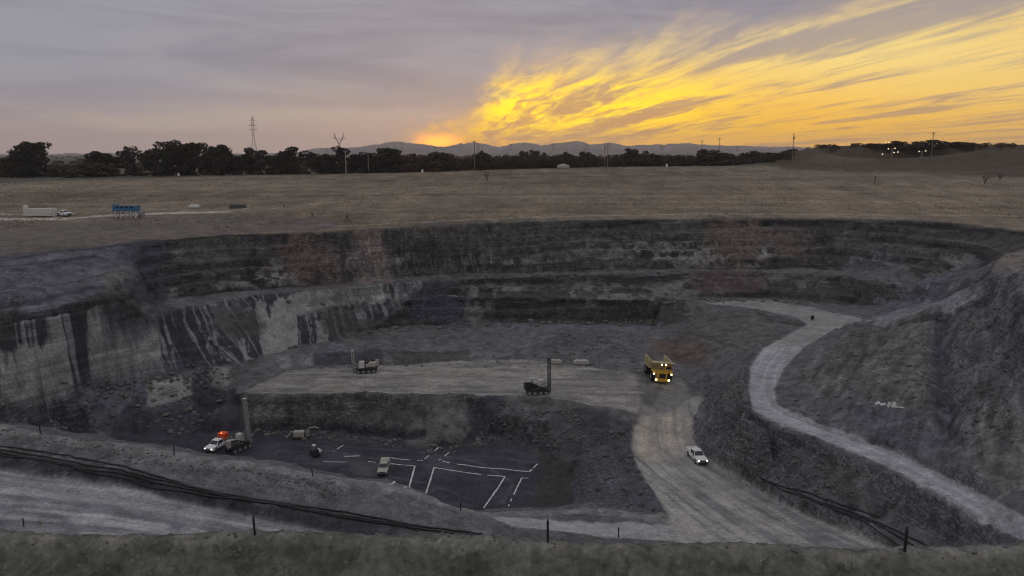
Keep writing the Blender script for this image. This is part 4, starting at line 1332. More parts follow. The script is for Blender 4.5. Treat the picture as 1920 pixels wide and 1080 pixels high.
# ------------------------------------------------------------------ haul truck and service truck on the bench
def big_wheel(root, name, x, y, r, w):
    a = MB()
    s = 1 if y > 0 else -1
    prof = [(0.72 * r, -w / 2), (0.94 * r, -w / 2), (r, -w * 0.36), (r, w * 0.36), (0.94 * r, w / 2), (0.72 * r, w / 2)]
    n = 22
    vs, fs = [], []
    for i in range(n):
        t = 2 * math.pi * i / n
        for (rr_, yy) in prof:
            k = rr_ * (1.0 if i % 2 else 0.975)
            vs.append((x + k * math.cos(t), y + yy, r + k * math.sin(t)))
    m = len(prof)
    for i in range(n):
        for j in range(m - 1):
            p0, p1 = i * m + j, ((i + 1) % n) * m + j
            fs.append((p0, p0 + 1, p1 + 1, p1))
    a.add(vs, fs)
    o = a.build(name, M['rubber'], root)
    q = MB()
    q.cyl((x, y - w * 0.35, r), (x, y + w * 0.35, r), 0.73 * r, n=16)
    q.cyl((x, y + s * w * 0.35, r), (x, y + s * w * 0.5, r), 0.35 * r, 0.28 * r, n=12)
    q.build('rim', M['pale'], o)


p = spot_at(1232, 708)
hd = aim(None, 1226, 700, 1240, 722)
rt = ground_rot(p, hd, 3.5)
ht = empty('haul_truck', p, 0, 'yellow mining haul truck with dusty pale dump body and lit lamps leaving the bench', 'haul truck', tilt=rt)
ht.scale = (0.92, 0.92, 0.92)
b = MB()
for s in (-1, 1):
    b.box((0.2, s * 0.75, 1.35), (8.4, 0.4, 0.7), 0.08)
for x in (-2.6, 0.2, 3.0):
    b.box((x, 0, 1.3), (0.5, 1.4, 0.5), 0.05)
b.build('chassis', M['dark'], ht)
for x, y, w in ((2.9, 1.95, 0.95), (2.9, -1.95, 0.95), (-2.4, 1.75, 1.5), (-2.4, -1.75, 1.5)):
    big_wheel(ht, 'wheel', x, y, 1.15, w)
b = MB()
b.box((3.6, 0, 1.95), (2.0, 2.3, 1.5), 0.1)
b.build('engine_housing', M['yellow'], ht)
b = MB()
b.box((4.63, 0, 1.9), (0.08, 1.5, 1.2), 0.03)
for k in range(6):
    b.box((4.69, 0, 1.4 + k * 0.2), (0.05, 1.46, 0.05), 0.01)
b.build('radiator_grille', M['dark'], ht)
b = MB()
b.box((3.5, 0, 2.76), (2.2, 4.7, 0.2), 0.04)
b.build('deck', M['yellow'], ht)
b = MB()
for y in (-2.4, -1.2, 0, 1.2, 2.4):
    b.cyl((4.55, y, 2.8), (4.55, y, 3.6), 0.035, n=6)
for z in (3.2, 3.6):
    b.cyl((4.55, -2.4, z), (4.55, 2.4, z), 0.03, n=6)
b.build('handrail', M['galv'], ht)
b = MB()
b.hexa([(2.5, 0.55, 2.85), (4.2, 0.55, 2.85), (4.2, 2.2, 2.85), (2.5, 2.2, 2.85)], [(2.6, 0.65, 4.35), (3.95, 0.65, 4.35), (3.95, 2.1, 4.35), (2.6, 2.1, 4.35)])
cabo = b.build('cab', M['yellow'], ht)
b = MB()
b.add([(4.20, 0.72, 3.35), (4.20, 2.05, 3.35), (4.01, 2.0, 4.2), (4.01, 0.76, 4.2)], [(0, 1, 2, 3)])
b.build('windscreen', M['glass'], cabo)
b = MB()                                  # tipping body with a canopy over the cab
out = [(-4.6, 2.6), (-4.9, 4.3), (1.7, 4.75), (4.7, 5.15), (4.75, 4.95), (2.1, 4.35), (1.6, 2.75), (-2.2, 2.1)]
for s in (-1, 1):
    b.prism(out[:5] + out[5:], s * 2.35 - 0.1, s * 2.35 + 0.1)
b.hexa([(1.65, -2.3, 2.75), (1.85, -2.3, 2.8), (1.85, 2.3, 2.8), (1.65, 2.3, 2.75)], [(2.1, -2.3, 4.4), (2.3, -2.3, 4.45), (2.3, 2.3, 4.45), (2.1, 2.3, 4.4)])
b.hexa([(2.1, -2.6, 4.42), (4.75, -2.6, 4.98), (4.75, 2.6, 4.98), (2.1, 2.6, 4.42)], [(2.1, -2.6, 4.6), (4.75, -2.6, 5.14), (4.75, 2.6, 5.14), (2.1, 2.6, 4.6)])
b.hexa([(-4.6, -2.3, 2.5), (-2.2, -2.3, 2.05), (-2.2, 2.3, 2.05), (-4.6, 2.3, 2.5)], [(-4.6, -2.3, 2.7), (-2.2, -2.3, 2.25), (-2.2, 2.3, 2.25), (-4.6, 2.3, 2.7)])
b.hexa([(-2.2, -2.3, 2.05), (1.7, -2.3, 2.7), (1.7, 2.3, 2.7), (-2.2, 2.3, 2.05)], [(-2.2, -2.3, 2.25), (1.7, -2.3, 2.9), (1.7, 2.3, 2.9), (-2.2, 2.3, 2.25)])
for x in (-3.2, -1.4, 0.4):
    for s in (-1, 1):
        b.box((x, s * 2.5, 3.4), (0.22, 0.16, 1.9), 0.03)
b.build('dump_body', M['bodyc'], ht)
b = MB()
for k in range(6):
    b.cyl((5.0 - 0.05 * k, -1.75, 0.9 + 0.35 * k), (5.0 - 0.05 * k, -1.25, 0.9 + 0.35 * k), 0.03, n=6)
for y in (-1.75, -1.25):
    b.cyl((5.03, y, 0.7), (4.65, y, 3.5), 0.035, n=6)
b.build('ladder', M['galv'], ht)
for x, y, z in ((4.78, 2.0, 2.45), (4.78, -2.1, 2.45), (4.8, 0.45, 4.72), (4.8, -0.5, 4.72)):
    b = MB()
    b.ball((x, y, z), 0.19, 10, 6, (0.6, 1, 1))
    b.build('lamp', M['lampy'], ht, True)

for s in (-1, 1):
    b = MB()
    b.ball((5.05, s * 1.5, 1.1), 0.24, 10, 6, (0.6, 1, 1))
    b.build('headlight', M['lampy'], ht, True)
b = MB()
b.box((4.86, 0, 1.0), (0.34, 3.7, 0.75), 0.12)
b.build('bumper', M['yellow'], ht)


# ------------------------------------------------------------------ crawler drill rigs
def lattice_mast(b, x, y, z0, z1, w, r=0.05, lean=0.0):
    cs = [(-w, -w), (w, -w), (w, w), (-w, w)]
    for cx_, cy_ in cs:
        b.cyl((x + cx_, y + cy_, z0), (x + cx_ + lean, y + cy_, z1), r, n=6)
    n = max(3, int((z1 - z0) / (2.6 * w)))
    for k in range(n):
        a0, a1 = k / n, (k + 1) / n
        for i in range(4):
            p0, p1 = cs[i], cs[(i + 1) % 4]
            if k % 2:
                p0, p1 = p1, p0
            b.cyl((x + p0[0] + lean * a0, y + p0[1], z0 + (z1 - z0) * a0), (x + p1[0] + lean * a1, y + p1[1], z0 + (z1 - z0) * a1), r * 0.6, n=5)


def make_rig(name, u, v, hd, mast_h, label, body, mx=2.4, lean=0.0, s=1.0):
    p = spot_at(u, v)
    root = empty(name, p, 0, label, 'drill rig', tilt=ground_rot(p, hd))
    root.scale = (s, s, s)
    for y in (-1.05, 1.05):
        b = MB()
        prof = [(-2.2, 0.35), (-1.9, 0.02), (1.9, 0.02), (2.2, 0.35), (2.1, 0.75), (1.8, 0.9), (-1.8, 0.9), (-2.1, 0.75)]
        b.prism(prof, y - 0.28, y + 0.28)
        for k in range(11):
            b.box((-1.9 + k * 0.38, y, 0.02), (0.12, 0.66, 0.06), 0.01)
            b.box((-1.9 + k * 0.38, y, 0.91), (0.12, 0.66, 0.06), 0.01)
        t = b.build('track', M['dark'], root)
        for x in (-1.7, -0.6, 0.6, 1.7):
            b = MB()
            b.cyl((x, y - 0.32, 0.45), (x, y + 0.32, 0.45), 0.3, n=12)
            b.build('roller', M['grey'], t)
    b = MB()
    b.box((-0.2, 0, 1.15), (4.6, 1.9, 0.35), 0.06)
    b.build('deck', M['dark'], root)
    b = MB()
    b.box((-1.4, 0.1, 1.8), (1.7, 1.5, 0.95), 0.12)
    b.box((-0.35, 0.2, 1.55), (0.8, 1.1, 0.5), 0.08)
    b.cyl((-1.0, 0.5, 2.2), (-1.0, 0.5, 2.9), 0.09, n=8)
    eng = b.build('engine_house', body, root)
    b = MB()
    for k in range(5):
        b.box((-1.3, -0.83, 1.6 + k * 0.16), (1.6, 0.05, 0.06), 0.01)
    b.build('louvre', M['dark'], eng)
    b = MB()
    b.hexa([(0.35, 0.1, 1.32), (1.6, 0.1, 1.32), (1.6, 1.2, 1.32), (0.35, 1.2, 1.32)], [(0.35, 0.15, 2.75), (1.4, 0.15, 2.75), (1.4, 1.15, 2.75), (0.35, 1.15, 2.75)])
    cb = b.build('cab', M['dusty'], root)
    b = MB()
    b.add([(1.575, 0.2, 1.75), (1.575, 1.1, 1.75), (1.45, 1.08, 2.6), (1.45, 0.22, 2.6)], [(0, 1, 2, 3)])
    b.build('window', M['glass'], cb)
    b = MB()
    lattice_mast(b, mx, -0.45, 0.35, mast_h, 0.24, 0.08, lean)
    b.box((mx + lean, -0.45, mast_h), (0.7, 0.7, 0.3), 0.05)
    ms = b.build('mast', M['dark'] if body is M['dark'] else M['galv'], root)
    b = MB()
    b.box((mx + lean * 0.45 + 0.05, -0.45, mast_h * 0.45), (0.55, 0.55, 0.8), 0.06)
    b.cyl((mx + 0.05, -0.45, 0.1), (mx + lean * 0.45, -0.45, mast_h * 0.45), 0.07, n=8)
    b.build('drill_head', M['grey'], ms)
    b = MB()
    for yy in (-0.75, -0.15):
        b.cyl((0.4, yy, 1.4), (mx + lean * 0.4, yy, mast_h * 0.42), 0.07, n=8)
    b.build('mast_brace', M['grey'], root)
    b = MB()
    b.cyl((-2.35, -0.5, 1.4), (-2.35, -0.5, 2.6), 0.42, n=14)
    b.cyl((-2.35, -0.5, 1.4), (-2.35, -0.5, 0.9), 0.42, 0.15, n=14)
    b.build('dust_collector', body, root)
    b = MB()
    b.tube([(-2.3, -0.6, 2.5), (-1.0, -1.1, 2.4), (1.0, -1.1, 1.4), (mx, -0.7, 0.4)], 0.12)
    b.build('dust_hose', M['rubber'], root)
    return root


make_rig('drill_rig', 1007, 738, aim(None, 985, 740, 1035, 738), 7.4, 'dark crawler drill rig with upright mast on the edge of the pale bench', M['pale'] if 0 else M['dark'])
make_rig('drill_rig', 688, 698, aim(None, 712, 698, 660, 700), 5.0, 'pale drill rig with thin mast at the back of the bench below the purple step', M['pale'], mx=2.9)
make_rig('drill_rig', 447, 843, aim(None, 440, 846, 466, 836), 9.6, 'tall masted drill rig on the coal floor beside the white pickup', M['pale'], mx=2.3, lean=-0.5)

# small plant on the coal floor
p = spot_at(566, 822)
t = empty('compressor_trailer', p, 0, 'pale grey skid pump with raised hose arms near the foot of the bench face', 'pump', tilt=ground_rot(p, 0.15))
b = MB()
b.box((0, 0, 0.35), (3.4, 1.6, 0.2), 0.04)
for s in (-1, 1):
    b.box((0, s * 0.7, 0.16), (3.6, 0.2, 0.2), 0.03)
b.build('skid', M['dark'], t)
b = MB()
b.box((-0.5, 0, 1.0), (2.0, 1.4, 1.1), 0.1)
b.build('housing', M['pale'], t)
b = MB()
b.cyl((1.1, 0, 0.5), (1.1, 0, 1.5), 0.45, n=14)
b.cyl((1.1, 0, 1.5), (1.1, 0, 1.8), 0.2, n=10)
b.build('pump_body', M['grey'], t)
b = MB()
b.tube([(1.1, 0, 1.7), (1.6, 0, 2.1), (2.6, 0.1, 2.2), (3.2, 0.2, 1.9)], 0.13)
b.build('hose', M['pale'], t)
b = MB()
b.tube([(-1.4, 0, 1.3), (-2.0, 0, 1.5), (-2.6, 0, 0.5), (-2.9, 0, 0.1)], 0.13)
b.build('hose', M['pale'], t)
p = spot_at(592, 856)
t = empty('generator_trailer', p, 0, 'small dark generator trailer with a white tank on the coal floor', 'trailer', tilt=ground_rot(p, 0.9))
b = MB()
b.box((0, 0, 0.55), (2.2, 1.2, 0.14), 0.03)
b.cyl((1.1, 0, 0.55), (2.0, 0, 0.45), 0.05, n=6)
b.build('frame', M['dark'], t)
for s in (-1, 1):
    b = MB()
    b.cyl((0, s * 0.68 - 0.1, 0.32), (0, s * 0.68 + 0.1, 0.32), 0.32, n=14)
    b.build('wheel', M['rubber'], t)
b = MB()
b.box((-0.35, 0, 1.1), (1.3, 1.1, 0.95), 0.08)
b.build('generator', M['dark'], t)
b = MB()
b.cyl((0.75, -0.45, 0.95), (0.75, 0.45, 0.95), 0.33, n=14)
b.build('tank', M['white'], t)
b = MB()
b.cyl((-0.35, 0, 1.58), (-0.35, 0, 2.2), 0.05, n=6)
b.box((-0.35, 0, 2.25), (0.5, 0.6, 0.25), 0.04)
b.build('lamp_head', M['white'], t)

# canvas covered loads on the bench
for u, v, L, lab in ((1090, 683, 3.6, 'pale covered load lying at the back of the bench beside the purple rubble'), (1042, 682, 3.0, 'dull grey covered load behind the upright drill mast')):
    p = spot_at(u, v)
    t = empty('covered_load', p, 0, lab, 'covered load', tilt=ground_rot(p, 0.02))
    b = MB()
    b.box((0, 0, 0.14), (L, 1.6, 0.16), 0.02)
    for x in (-L * 0.4, 0, L * 0.4):
        b.box((x, 0, 0.04), (0.14, 1.7, 0.1), 0.01)
    b.build('pallet', M['wood'], t)
    b = MB()
    n = 12
    prof = [(-L / 2, 0.2), (-L / 2 + 0.1, 0.75), (-L * 0.3, 0.98), (0.0, 0.9), (L * 0.3, 1.0), (L / 2 - 0.12, 0.72), (L / 2, 0.2)]
    b.prism(prof, -0.78, 0.78)
    b.build('cover', M['dust'] if u == 1090 else M['pale'], t)


# ------------------------------------------------------------------ far field: container, tank stand, poles
p = spot_at(76, 406)
t = empty('site_container', p, 0, 'pale site container with a higher tank at its left end on the far field', 'container', tilt=(0, 0, 0.02))
b = MB()
b.box((0.4, 0, 1.35), (8.0, 2.4, 2.3), 0.05)
for k in range(26):
    b.box((-3.4 + k * 0.3, -1.21, 1.35), (0.12, 0.06, 2.1), 0.01)
b.build('shell', M['dusty'], t)
for x in (-3.3, 0.4, 4.1):
    b = MB()
    b.box((x, 0, 0.12), (0.3, 2.4, 0.24), 0.02)
    b.build('skid', M['dark'], t)
b = MB()
b.cyl((-4.3, 0, 0.0), (-4.3, 0, 3.3), 0.75, n=18)
b.cyl((-4.3, 0, 3.3), (-4.3, 0, 3.6), 0.75, 0.15, n=18)
b.build('tank', M['dusty'], t)
b = MB()
b.box((4.75, -0.2, 1.3), (0.5, 1.8, 2.6), 0.04)
b.build('end_locker', M['dusty'], t)

p = spot_at(238, 409)
t = empty('crib_hut', p, 0, 'blue raised hut with dark windows and white legs beside the pale track', 'hut', tilt=(0, 0, -0.03))
b = MB()
b.box((0.1, 0, 3.05), (7.4, 2.5, 1.7), 0.06)
b.box((-3.2, 0, 3.95), (1.3, 2.3, 0.7), 0.05)
b.build('cabin', M['blue'], t)
for x in (-2.0, -0.6, 0.8, 2.4):
    b = MB()
    b.box((x, -1.262, 3.4), (0.9, 0.03, 0.6), 0.005)
    b.build('window', M['glass'], t)
b = MB()
b.box((0.1, 0, 3.98), (7.6, 2.7, 0.12), 0.02)
b.build('roof', M['grey'], t)
for x in (-2.8, -1.2, 0.4, 2.0, 3.4):
    for y in (-1.1, 1.1):
        b = MB()
        b.box((x, y, 1.1), (0.22, 0.22, 2.2), 0.02)
        b.build('leg', M['dusty'], t)
b = MB()
b.box((-3.6, 0, 1.5), (2.2, 2.2, 0.12), 0.02)
for x in (-4.6, -3.7):
    for y in (-1.0, 1.0):
        b.cyl((x, y, 0), (x, y, 2.5), 0.06, n=6)
for z in (2.0, 2.5):
    for y in (-1.0, 1.0):
        b.cyl((-4.6, y, z), (-3.7, y, z), 0.05, n=6)
b.build('landing', M['grey'], t)
b = MB()
b.box((4.6, 0, 1.6), (1.5, 1.8, 1.3), 0.08)
for x in (4.0, 5.2):
    b.box((x, 0, 0.5), (0.2, 1.6, 1.0), 0.02)
b.build('side_tank', M['grey'], t)

for u, v, L, hh, lab in ((365, 390, 3.4, 1.2, 'small pale covered heap at the bend of the field track'), (446, 391, 5.5, 1.1, 'long dark stack of pipes lying beside the field track')):
    p = spot_at(u, v)
    t = empty('pipe_stack', p, 0.05, 0 or lab, 'stack')
    t.rotation_euler = (0, 0, 0.05)
    b = MB()
    for r_, row in enumerate(((-0.6, -0.2, 0.2, 0.6), (-0.4, 0.0, 0.4), (-0.2, 0.2))):
        for y in row:
            b.cyl((-L / 2 + 0.15 * r_, y * 1.3, 0.25 + 0.36 * r_ + 0.1), (L / 2 - 0.1 * r_, y * 1.3, 0.25 + 0.36 * r_ + 0.1), 0.25, n=10)
    b.build('pipe_bundle', M['dark'] if u == 446 else M['dusty'], t)
    b = MB()
    for x in (-L * 0.3, L * 0.3):
        b.box((x, 0, 0.06), (0.2, 2.0, 0.12), 0.01)
    b.build('bearer', M['wood'], t)


def at_dist(u, v, y):
    q = Q(u, v, y)
    return Vector((q[0], q[1], gz(q[0], q[1])))


def pole(u, vb, vt, y, label, style, dia=0.22, m='wood', group=None):
    b0 = at_dist(u, vb, y)
    top = Q(u, vt, y)[2]
    hh = top - b0.z
    t = empty('power_pole' if style != 'lamp' else 'light_pole', b0, 0, label, 'power pole' if style != 'lamp' else 'light pole', group)
    b = MB()
    b.cyl((0, 0, -0.5), (0, 0, hh), dia, dia * 0.6, n=10)
    b.build('pole', M[m], t)
    if style == 'lamp':
        b = MB()
        b.tube([(0, 0, hh - 0.1), (-0.8, 0, hh + 0.25), (-2.2, 0, hh + 0.3)], 0.09, 6)
        a = b.build('arm', M['galv'], t)
        b = MB()
        b.box((-2.6, 0, hh + 0.26), (1.1, 0.5, 0.25), 0.08)
        b.build('lamp_head', M['dusty'], a)
    elif style == 'cross':
        b = MB()
        b.box((0, -0.2, hh - 0.9), (2.6, 0.16, 0.2), 0.02)
        b.cyl((-0.9, -0.2, hh - 0.95), (0, -0.1, hh - 1.9), 0.04, n=5)
        b.cyl((0.9, -0.2, hh - 0.95), (0, -0.1, hh - 1.9), 0.04, n=5)
        a = b.build('crossarm', M[m], t)
        b = MB()
        for x in (-1.2, -0.5, 0.5, 1.2):
            b.cyl((x, -0.2, hh - 0.8), (x, -0.2, hh - 0.45), 0.09, 0.06, n=6)
        b.build('insulator', M['dark'], a)
    elif style == 'box':
        b = MB()
        b.box((0.15, -0.25, hh - 2.6), (0.9, 0.8, 1.3), 0.06)
        b.cyl((0.15, -0.25, hh - 1.95), (0.15, -0.25, hh - 1.5), 0.08, n=6)
        b.build('transformer', M['grey'], t)
        b = MB()
        b.box((0.1, -0.15, hh - 0.7), (1.2, 0.14, 0.18), 0.02)
        b.build('crossarm', M[m], t)
    return t


pole(649, 325, 281, 437, 'pale bare pole standing in front of the dark trees beneath the forked pylon', 'cross', 0.26, 'galv')
pole(691, 322, 289, 436, 'pale street light on a slim post in front of the dark trees', 'lamp', 0.17, 'galv')
pole(890, 319, 263, 432, 'tall thin power pole rising over the mountains left of the scrub belt', 'cross', 0.24)
pole(1139, 312, 267, 434, 'tall power pole with crossarm beside a second shorter headed pole', 'cross', 0.26)
pole(1133, 311, 268, 444, 'power pole with a bulky box at its head close beside the crossarm pole', 'box', 0.2)
pole(1485, 306, 250, 432, 'tall power pole with a box near its top at the foot of the spoil hill', 'box', 0.26)
pole(1745, 306, 247, 432, 'tall dark power pole with low crossarm in front of the lit work lamps', 'cross', 0.26)
pole(1918, 300, 248, 440, 'power pole at the right edge of the view above the spoil hill', 'box', 0.26)
pole(1315, 290, 263, 560, 'distant thin pole rising behind the round scrub bushes', 'cross', 0.24, 'lattice')
pole(1348, 290, 258, 540, 'distant pole with a wide flat head behind the round scrub bushes', 'cross', 0.26, 'lattice')


def pylon(u, vt, y, label, forked):
    b0 = at_dist(u, 290, y)
    hh = Q(u, vt, y)[2] - b0.z
    t = empty('transmission_tower', b0, 0.4, label, 'pylon')
    b = MB()
    base_w, waist = hh * 0.085, hh * 0.02
    wz_ = hh * (0.55 if not forked else 0.62)
    nseg = 9
    prev = None
    top = hh if not forked else wz_
    for k in range(nseg + 1):
        f = k / nseg
        z = top * f
        w = base_w + (waist - base_w) * min(1.0, z / wz_)
        ring = [(-w, -w, z), (w, -w, z), (w, w, z), (-w, w, z)]
        if prev:
            for i in range(4):
                b.cyl(prev[i], ring[i], 0.2, n=5)
                b.cyl(prev[i], ring[(i + 1) % 4], 0.1, n=4)
                b.cyl(prev[(i + 1) % 4], ring[i], 0.1, n=4)
        prev = ring
    b.build('lattice_mast', M['lattice'], t)
    b = MB()
    if not forked:
        for z, w in ((hh * 0.70, hh * 0.10), (hh * 0.80, hh * 0.085), (hh * 0.90, hh * 0.065)):
            b = MB()
            for s in (-1, 1):
                b.cyl((0, -waist, z), (s * w, 0, z), 0.2, n=5)
                b.cyl((0, waist, z), (s * w, 0, z), 0.2, n=5)
                b.cyl((0, 0, z + hh * 0.03), (s * w, 0, z), 0.2, n=5)
            b.build('crossarm', M['lattice'], t)
        return
    else:
        for s in (-1, 1):
            b.cyl((0, 0, wz_), (s * hh * 0.10, 0, hh * 0.80), 0.5, n=6)
            b.cyl((s * hh * 0.10, 0, hh * 0.80), (s * hh * 0.16, 0, hh), 0.4, n=6)
            b.cyl((s * hh * 0.10, 0, hh * 0.80), (s * hh * 0.22, 0, hh * 0.84), 0.35, n=5)
            b.cyl((s * hh * 0.03, 0, hh * 0.70), (s * hh * 0.16, 0, hh * 0.9), 0.25, n=5)
        b.cyl((-hh * 0.10, 0, hh * 0.80), (hh * 0.10, 0, hh * 0.80), 0.35, n=6)
    b.build('crossarm', M['lattice'], t)


pylon(477, 218, 1150, 'tall grey lattice pylon far behind the dark trees', False)
pylon(637, 249, 1000, 'forked headed pylon rising just above the dark tree crowns', True)

# lit work lamps among the trees on the spoil hill
for u, vb, y, lamps, lab in ((1672, 291, 486, ((-8, 279), (4, 278), (3, 286), (10, 285), (-18, 289)), 'work light tower with a cluster of five lit lamps left of the dark knoll trees'),
                             (1728, 291, 484, ((-6, 284), (6, 283)), 'work light tower with two lit lamps beside the tall dark power pole'),
                             (1658, 288, 520, ((0, 268), (5, 267)), 'pale high light mast shining behind the five lamp tower')):
    b0 = at_dist(u, vb, y)
    t = empty('lighting_tower', b0, 0, lab, 'light tower')
    ks = [(du * y / F, Q(u, v_, y)[2] - b0.z) for du, v_ in lamps]
    zt = max(k[1] for k in ks)
    b = MB()
    lattice_mast(b, 0, 0, -1.0, zt, 0.3, 0.08)
    for dx_, z in ks:
        b.cyl((0, 0, z - 0.3), (dx_, -0.3, z), 0.09, n=6)
    b.build('mast', M['lattice'], t)
    for dx_, z in ks:
        b = MB()
        b.ball((dx_, -0.6, z), 0.36, 10, 7, (1, 0.5, 0.9))
        b.build('lamp', M['flood'], t, True)

# low white markers at the edge of the field
for u, v, lab in ((792, 322, 'small white marker drum at the field edge before the low scrub'), (1250, 312, 'small white marker drum at the field edge right of the twin poles'), (335, 330, 'small white marker drum at the foot of the big dark trees')):
    b0 = at_dist(u, v, 433)
    t = empty('marker_drum', b0, 0, lab, 'drum')
    b = MB()
    b.cyl((0, 0, 0), (0, 0, 1.6), 0.55, n=14)
    for z in (0.5, 1.05):
        b.cyl((0, 0, z), (0, 0, z + 0.08), 0.59, n=14)
    b.build('barrel', M['white'], t)
    b = MB()
    b.cyl((0, 0, 1.6), (0, 0, 1.9), 0.3, 0.12, n=10)
    b.build('spout', M['white'], t)

# pale low tank under the scrub
b0 = at_dist(1056, 313, 438)
t = empty('water_tank', b0, 0, 'pale low dome roofed tank in front of the scrub belt', 'tank')
b = MB()
b.cyl((0, 0, 0), (0, 0, 1.6), 3.6, n=24)
b.build('wall', M['pale'], t)
b = MB()
b.cyl((0, 0, 1.6), (0, 0, 2.6), 3.7, 0.5, n=24)
b.build('roof', M['pale'], t)


# ------------------------------------------------------------------ guide posts
def post(u, v, hgt, r_, label):
    p = spot_at(u, v)
    t = empty('guide_post', p - Vector((0, 0, 0.05)), 0, label, 'guide post', 'black guide posts along the bunds')
    b = MB()
    b.cyl((0, 0, -0.3), (0, 0, hgt - 0.26), r_, n=10)
    b.build('post', M['poly'], t)
    b = MB()
    b.cyl((0, 0, hgt - 0.26), (0, 0, hgt - 0.16), r_ * 1.25, n=10)
    b.cyl((0, 0, hgt - 0.16), (0, 0, hgt), r_ * 0.9, r_ * 0.7, n=10)
    b.build('cap', M['dark'], t)
    t.rotation_euler = (RND.uniform(-.04, .04), RND.uniform(-.04, .04), RND.uniform(0, 3))


post(45, 988, 1.15, 0.065, 'black guide post on the near bund beside a yellow green weed')
post(478, 1003, 1.25, 0.065, 'black guide post on the near bund before the pale road')
post(1027, 1017, 1.45, 0.07, 'thick black guide post on the near bund before the side road')
post(1160, 1008, 1.45, 0.085, 'short black guide post at the lower edge of the side road')
post(1696, 1035, 1.55, 0.085, 'thick black guide post on the near bund where the right pipes end')
post(76, 813, 1.5, 0.08, 'thin guide post on the inner bund below the streaked pale rock')
post(327, 854, 1.5, 0.08, 'thin guide post on the inner bund left of the white tray pickup')
post(864, 958, 1.4, 0.08, 'thin guide post at the low end of the inner bund by the white lines')
post(586, 893, 1.4, 0.07, 'slim guide post on the inner bund below the small generator trailer')
post(1640, 345, 3.6, 0.16, 'tall dark post standing alone in the far brown field')

p = spot_at(1523, 601)
t = empty('road_sign', p, 0, 'small black sign board on a post at the bend of the upper road', 'sign')
b = MB()
b.cyl((0, 0, -0.2), (0, 0, 2.6), 0.05, n=8)
b.build('post', M['dark'], t)
b = MB()
b.box((0, -0.06, 0.75), (0.85, 0.06, 1.0), 0.02)
b.build('board', M['poly'], t)

# white things lying on the spoil slope above the right road
for k, (u, v, sx, sz, lab) in enumerate(((1646, 758, 0.36, 0.32, 'white jug shaped block, leftmost of the row on the spoil slope'), (1656, 760, 0.42, 0.28, 'low white slab second in the row on the spoil slope'),
                                         (1667, 762, 0.2, 0.5, 'narrow upright white block third in the row on the spoil slope'), (1676, 763, 0.27, 0.6, 'tallest white block at the end of the row beside a white pipe'))):
    p = spot_at(u, v)
    b = MB()
    b.hexa([(-sx, -0.3, -0.1), (sx, -0.3, -0.1), (sx * 0.9, 0.3, -0.1), (-sx, 0.3, -0.1)], [(-sx * 0.6, -0.2, sz * 1.3), (sx * 0.7, -0.22, sz * 1.1), (sx * 0.5, 0.2, sz * 1.3), (-sx * 0.7, 0.2, sz)])
    o = b.build('white_block', M['white'], None)
    o.location = p
    tag(o, lab, 'block', 'white blocks on the spoil slope')
pp = [spot_at(1677 + 18 * k / 8, 765 + 1.5 * k / 8) + Vector((0, 0, 0.12)) for k in range(9)]
b = MB()
b.tube(pp, 0.15)
tag(b.build('plastic_pipe', M['dusty']), 'short white pipe lying beside the tallest white block', 'pipe')


# ------------------------------------------------------------------ poly pipes lying along the roads
def pipe(uv, label, r_=0.12, grp='black pipes along the inner bund'):
    pts = [Vector([float(c) for c in hit(q[0], q[1], ZH, 58.0)]) for q in uv]
    sm = []
    for i in range(len(pts) - 1):
        p0, p1, p2, p3 = pts[max(i - 1, 0)], pts[i], pts[i + 1], pts[min(i + 2, len(pts) - 1)]
        n = max(2, int((p2 - p1).length / 0.7))
        for k in range(n):
            t = k / n
            sm.append(0.5 * ((2 * p1) + (p2 - p0) * t + (2 * p0 - 5 * p1 + 4 * p2 - p3) * t * t + (3 * p1 - p0 - 3 * p2 + p3) * t ** 3))
    sm.append(pts[-1])
    zs = [gz(p.x, p.y) for p in sm]
    zz = [max(zs[max(0, i - 2):i + 3]) * 0.6 + sum(zs[max(0, i - 3):i + 4]) / len(zs[max(0, i - 3):i + 4]) * 0.4 + r_ * 0.85 for i in range(len(sm))]
    b = MB()
    b.tube([(p.x, p.y, z) for p, z in zip(sm, zz)], r_)
    return tag(b.build('water_pipe', M['poly'], None, True), label, 'pipe', grp)


pipe([(-120, 822), (0, 838), (110, 853), (150, 862), (220, 873), (300, 897), (420, 928), (540, 948), (640, 963), (760, 985), (905, 1002)], 'black pipe lying highest on the bund, the one that bends apart in mid run')
pipe([(-120, 828), (0, 845), (120, 866), (200, 879), (262, 896), (330, 911), (420, 931)], 'black pipe second from the top of the bund, stopping where the bundle closes up')
pipe([(-120, 834), (0, 852), (100, 870), (240, 893), (330, 916), (470, 941), (640, 969), (740, 986), (885, 1003)], 'long black pipe in the middle of the bundle on the bund')
pipe([(-120, 840), (0, 858), (160, 889), (240, 904), (400, 936), (560, 958), (700, 981), (850, 1002)], 'black pipe lying lowest on the bund next to the dark ditch')
G2 = 'black pipes beside the pit ramp'
pipe([(1424, 895), (1450, 911), (1500, 925), (1560, 945), (1600, 957), (1648, 972)], 'black pipe lying highest beside the ramp, ending on the slope', 0.1, G2)
pipe([(1430, 902), (1458, 917), (1510, 933), (1570, 955), (1640, 980), (1738, 1024)], 'long black pipe beside the ramp running behind the thick post', 0.1, G2)
pipe([(1470, 921), (1530, 943), (1590, 966), (1650, 992), (1712, 1024)], 'black pipe beside the ramp, middle one of the bundle', 0.1, G2)
pipe([(1560, 958), (1610, 978), (1650, 1000), (1690, 1028)], 'short black pipe lying nearest the ramp surface', 0.1, G2)

# ------------------------------------------------------------------ lime lines on the coal floor
mb = MB()


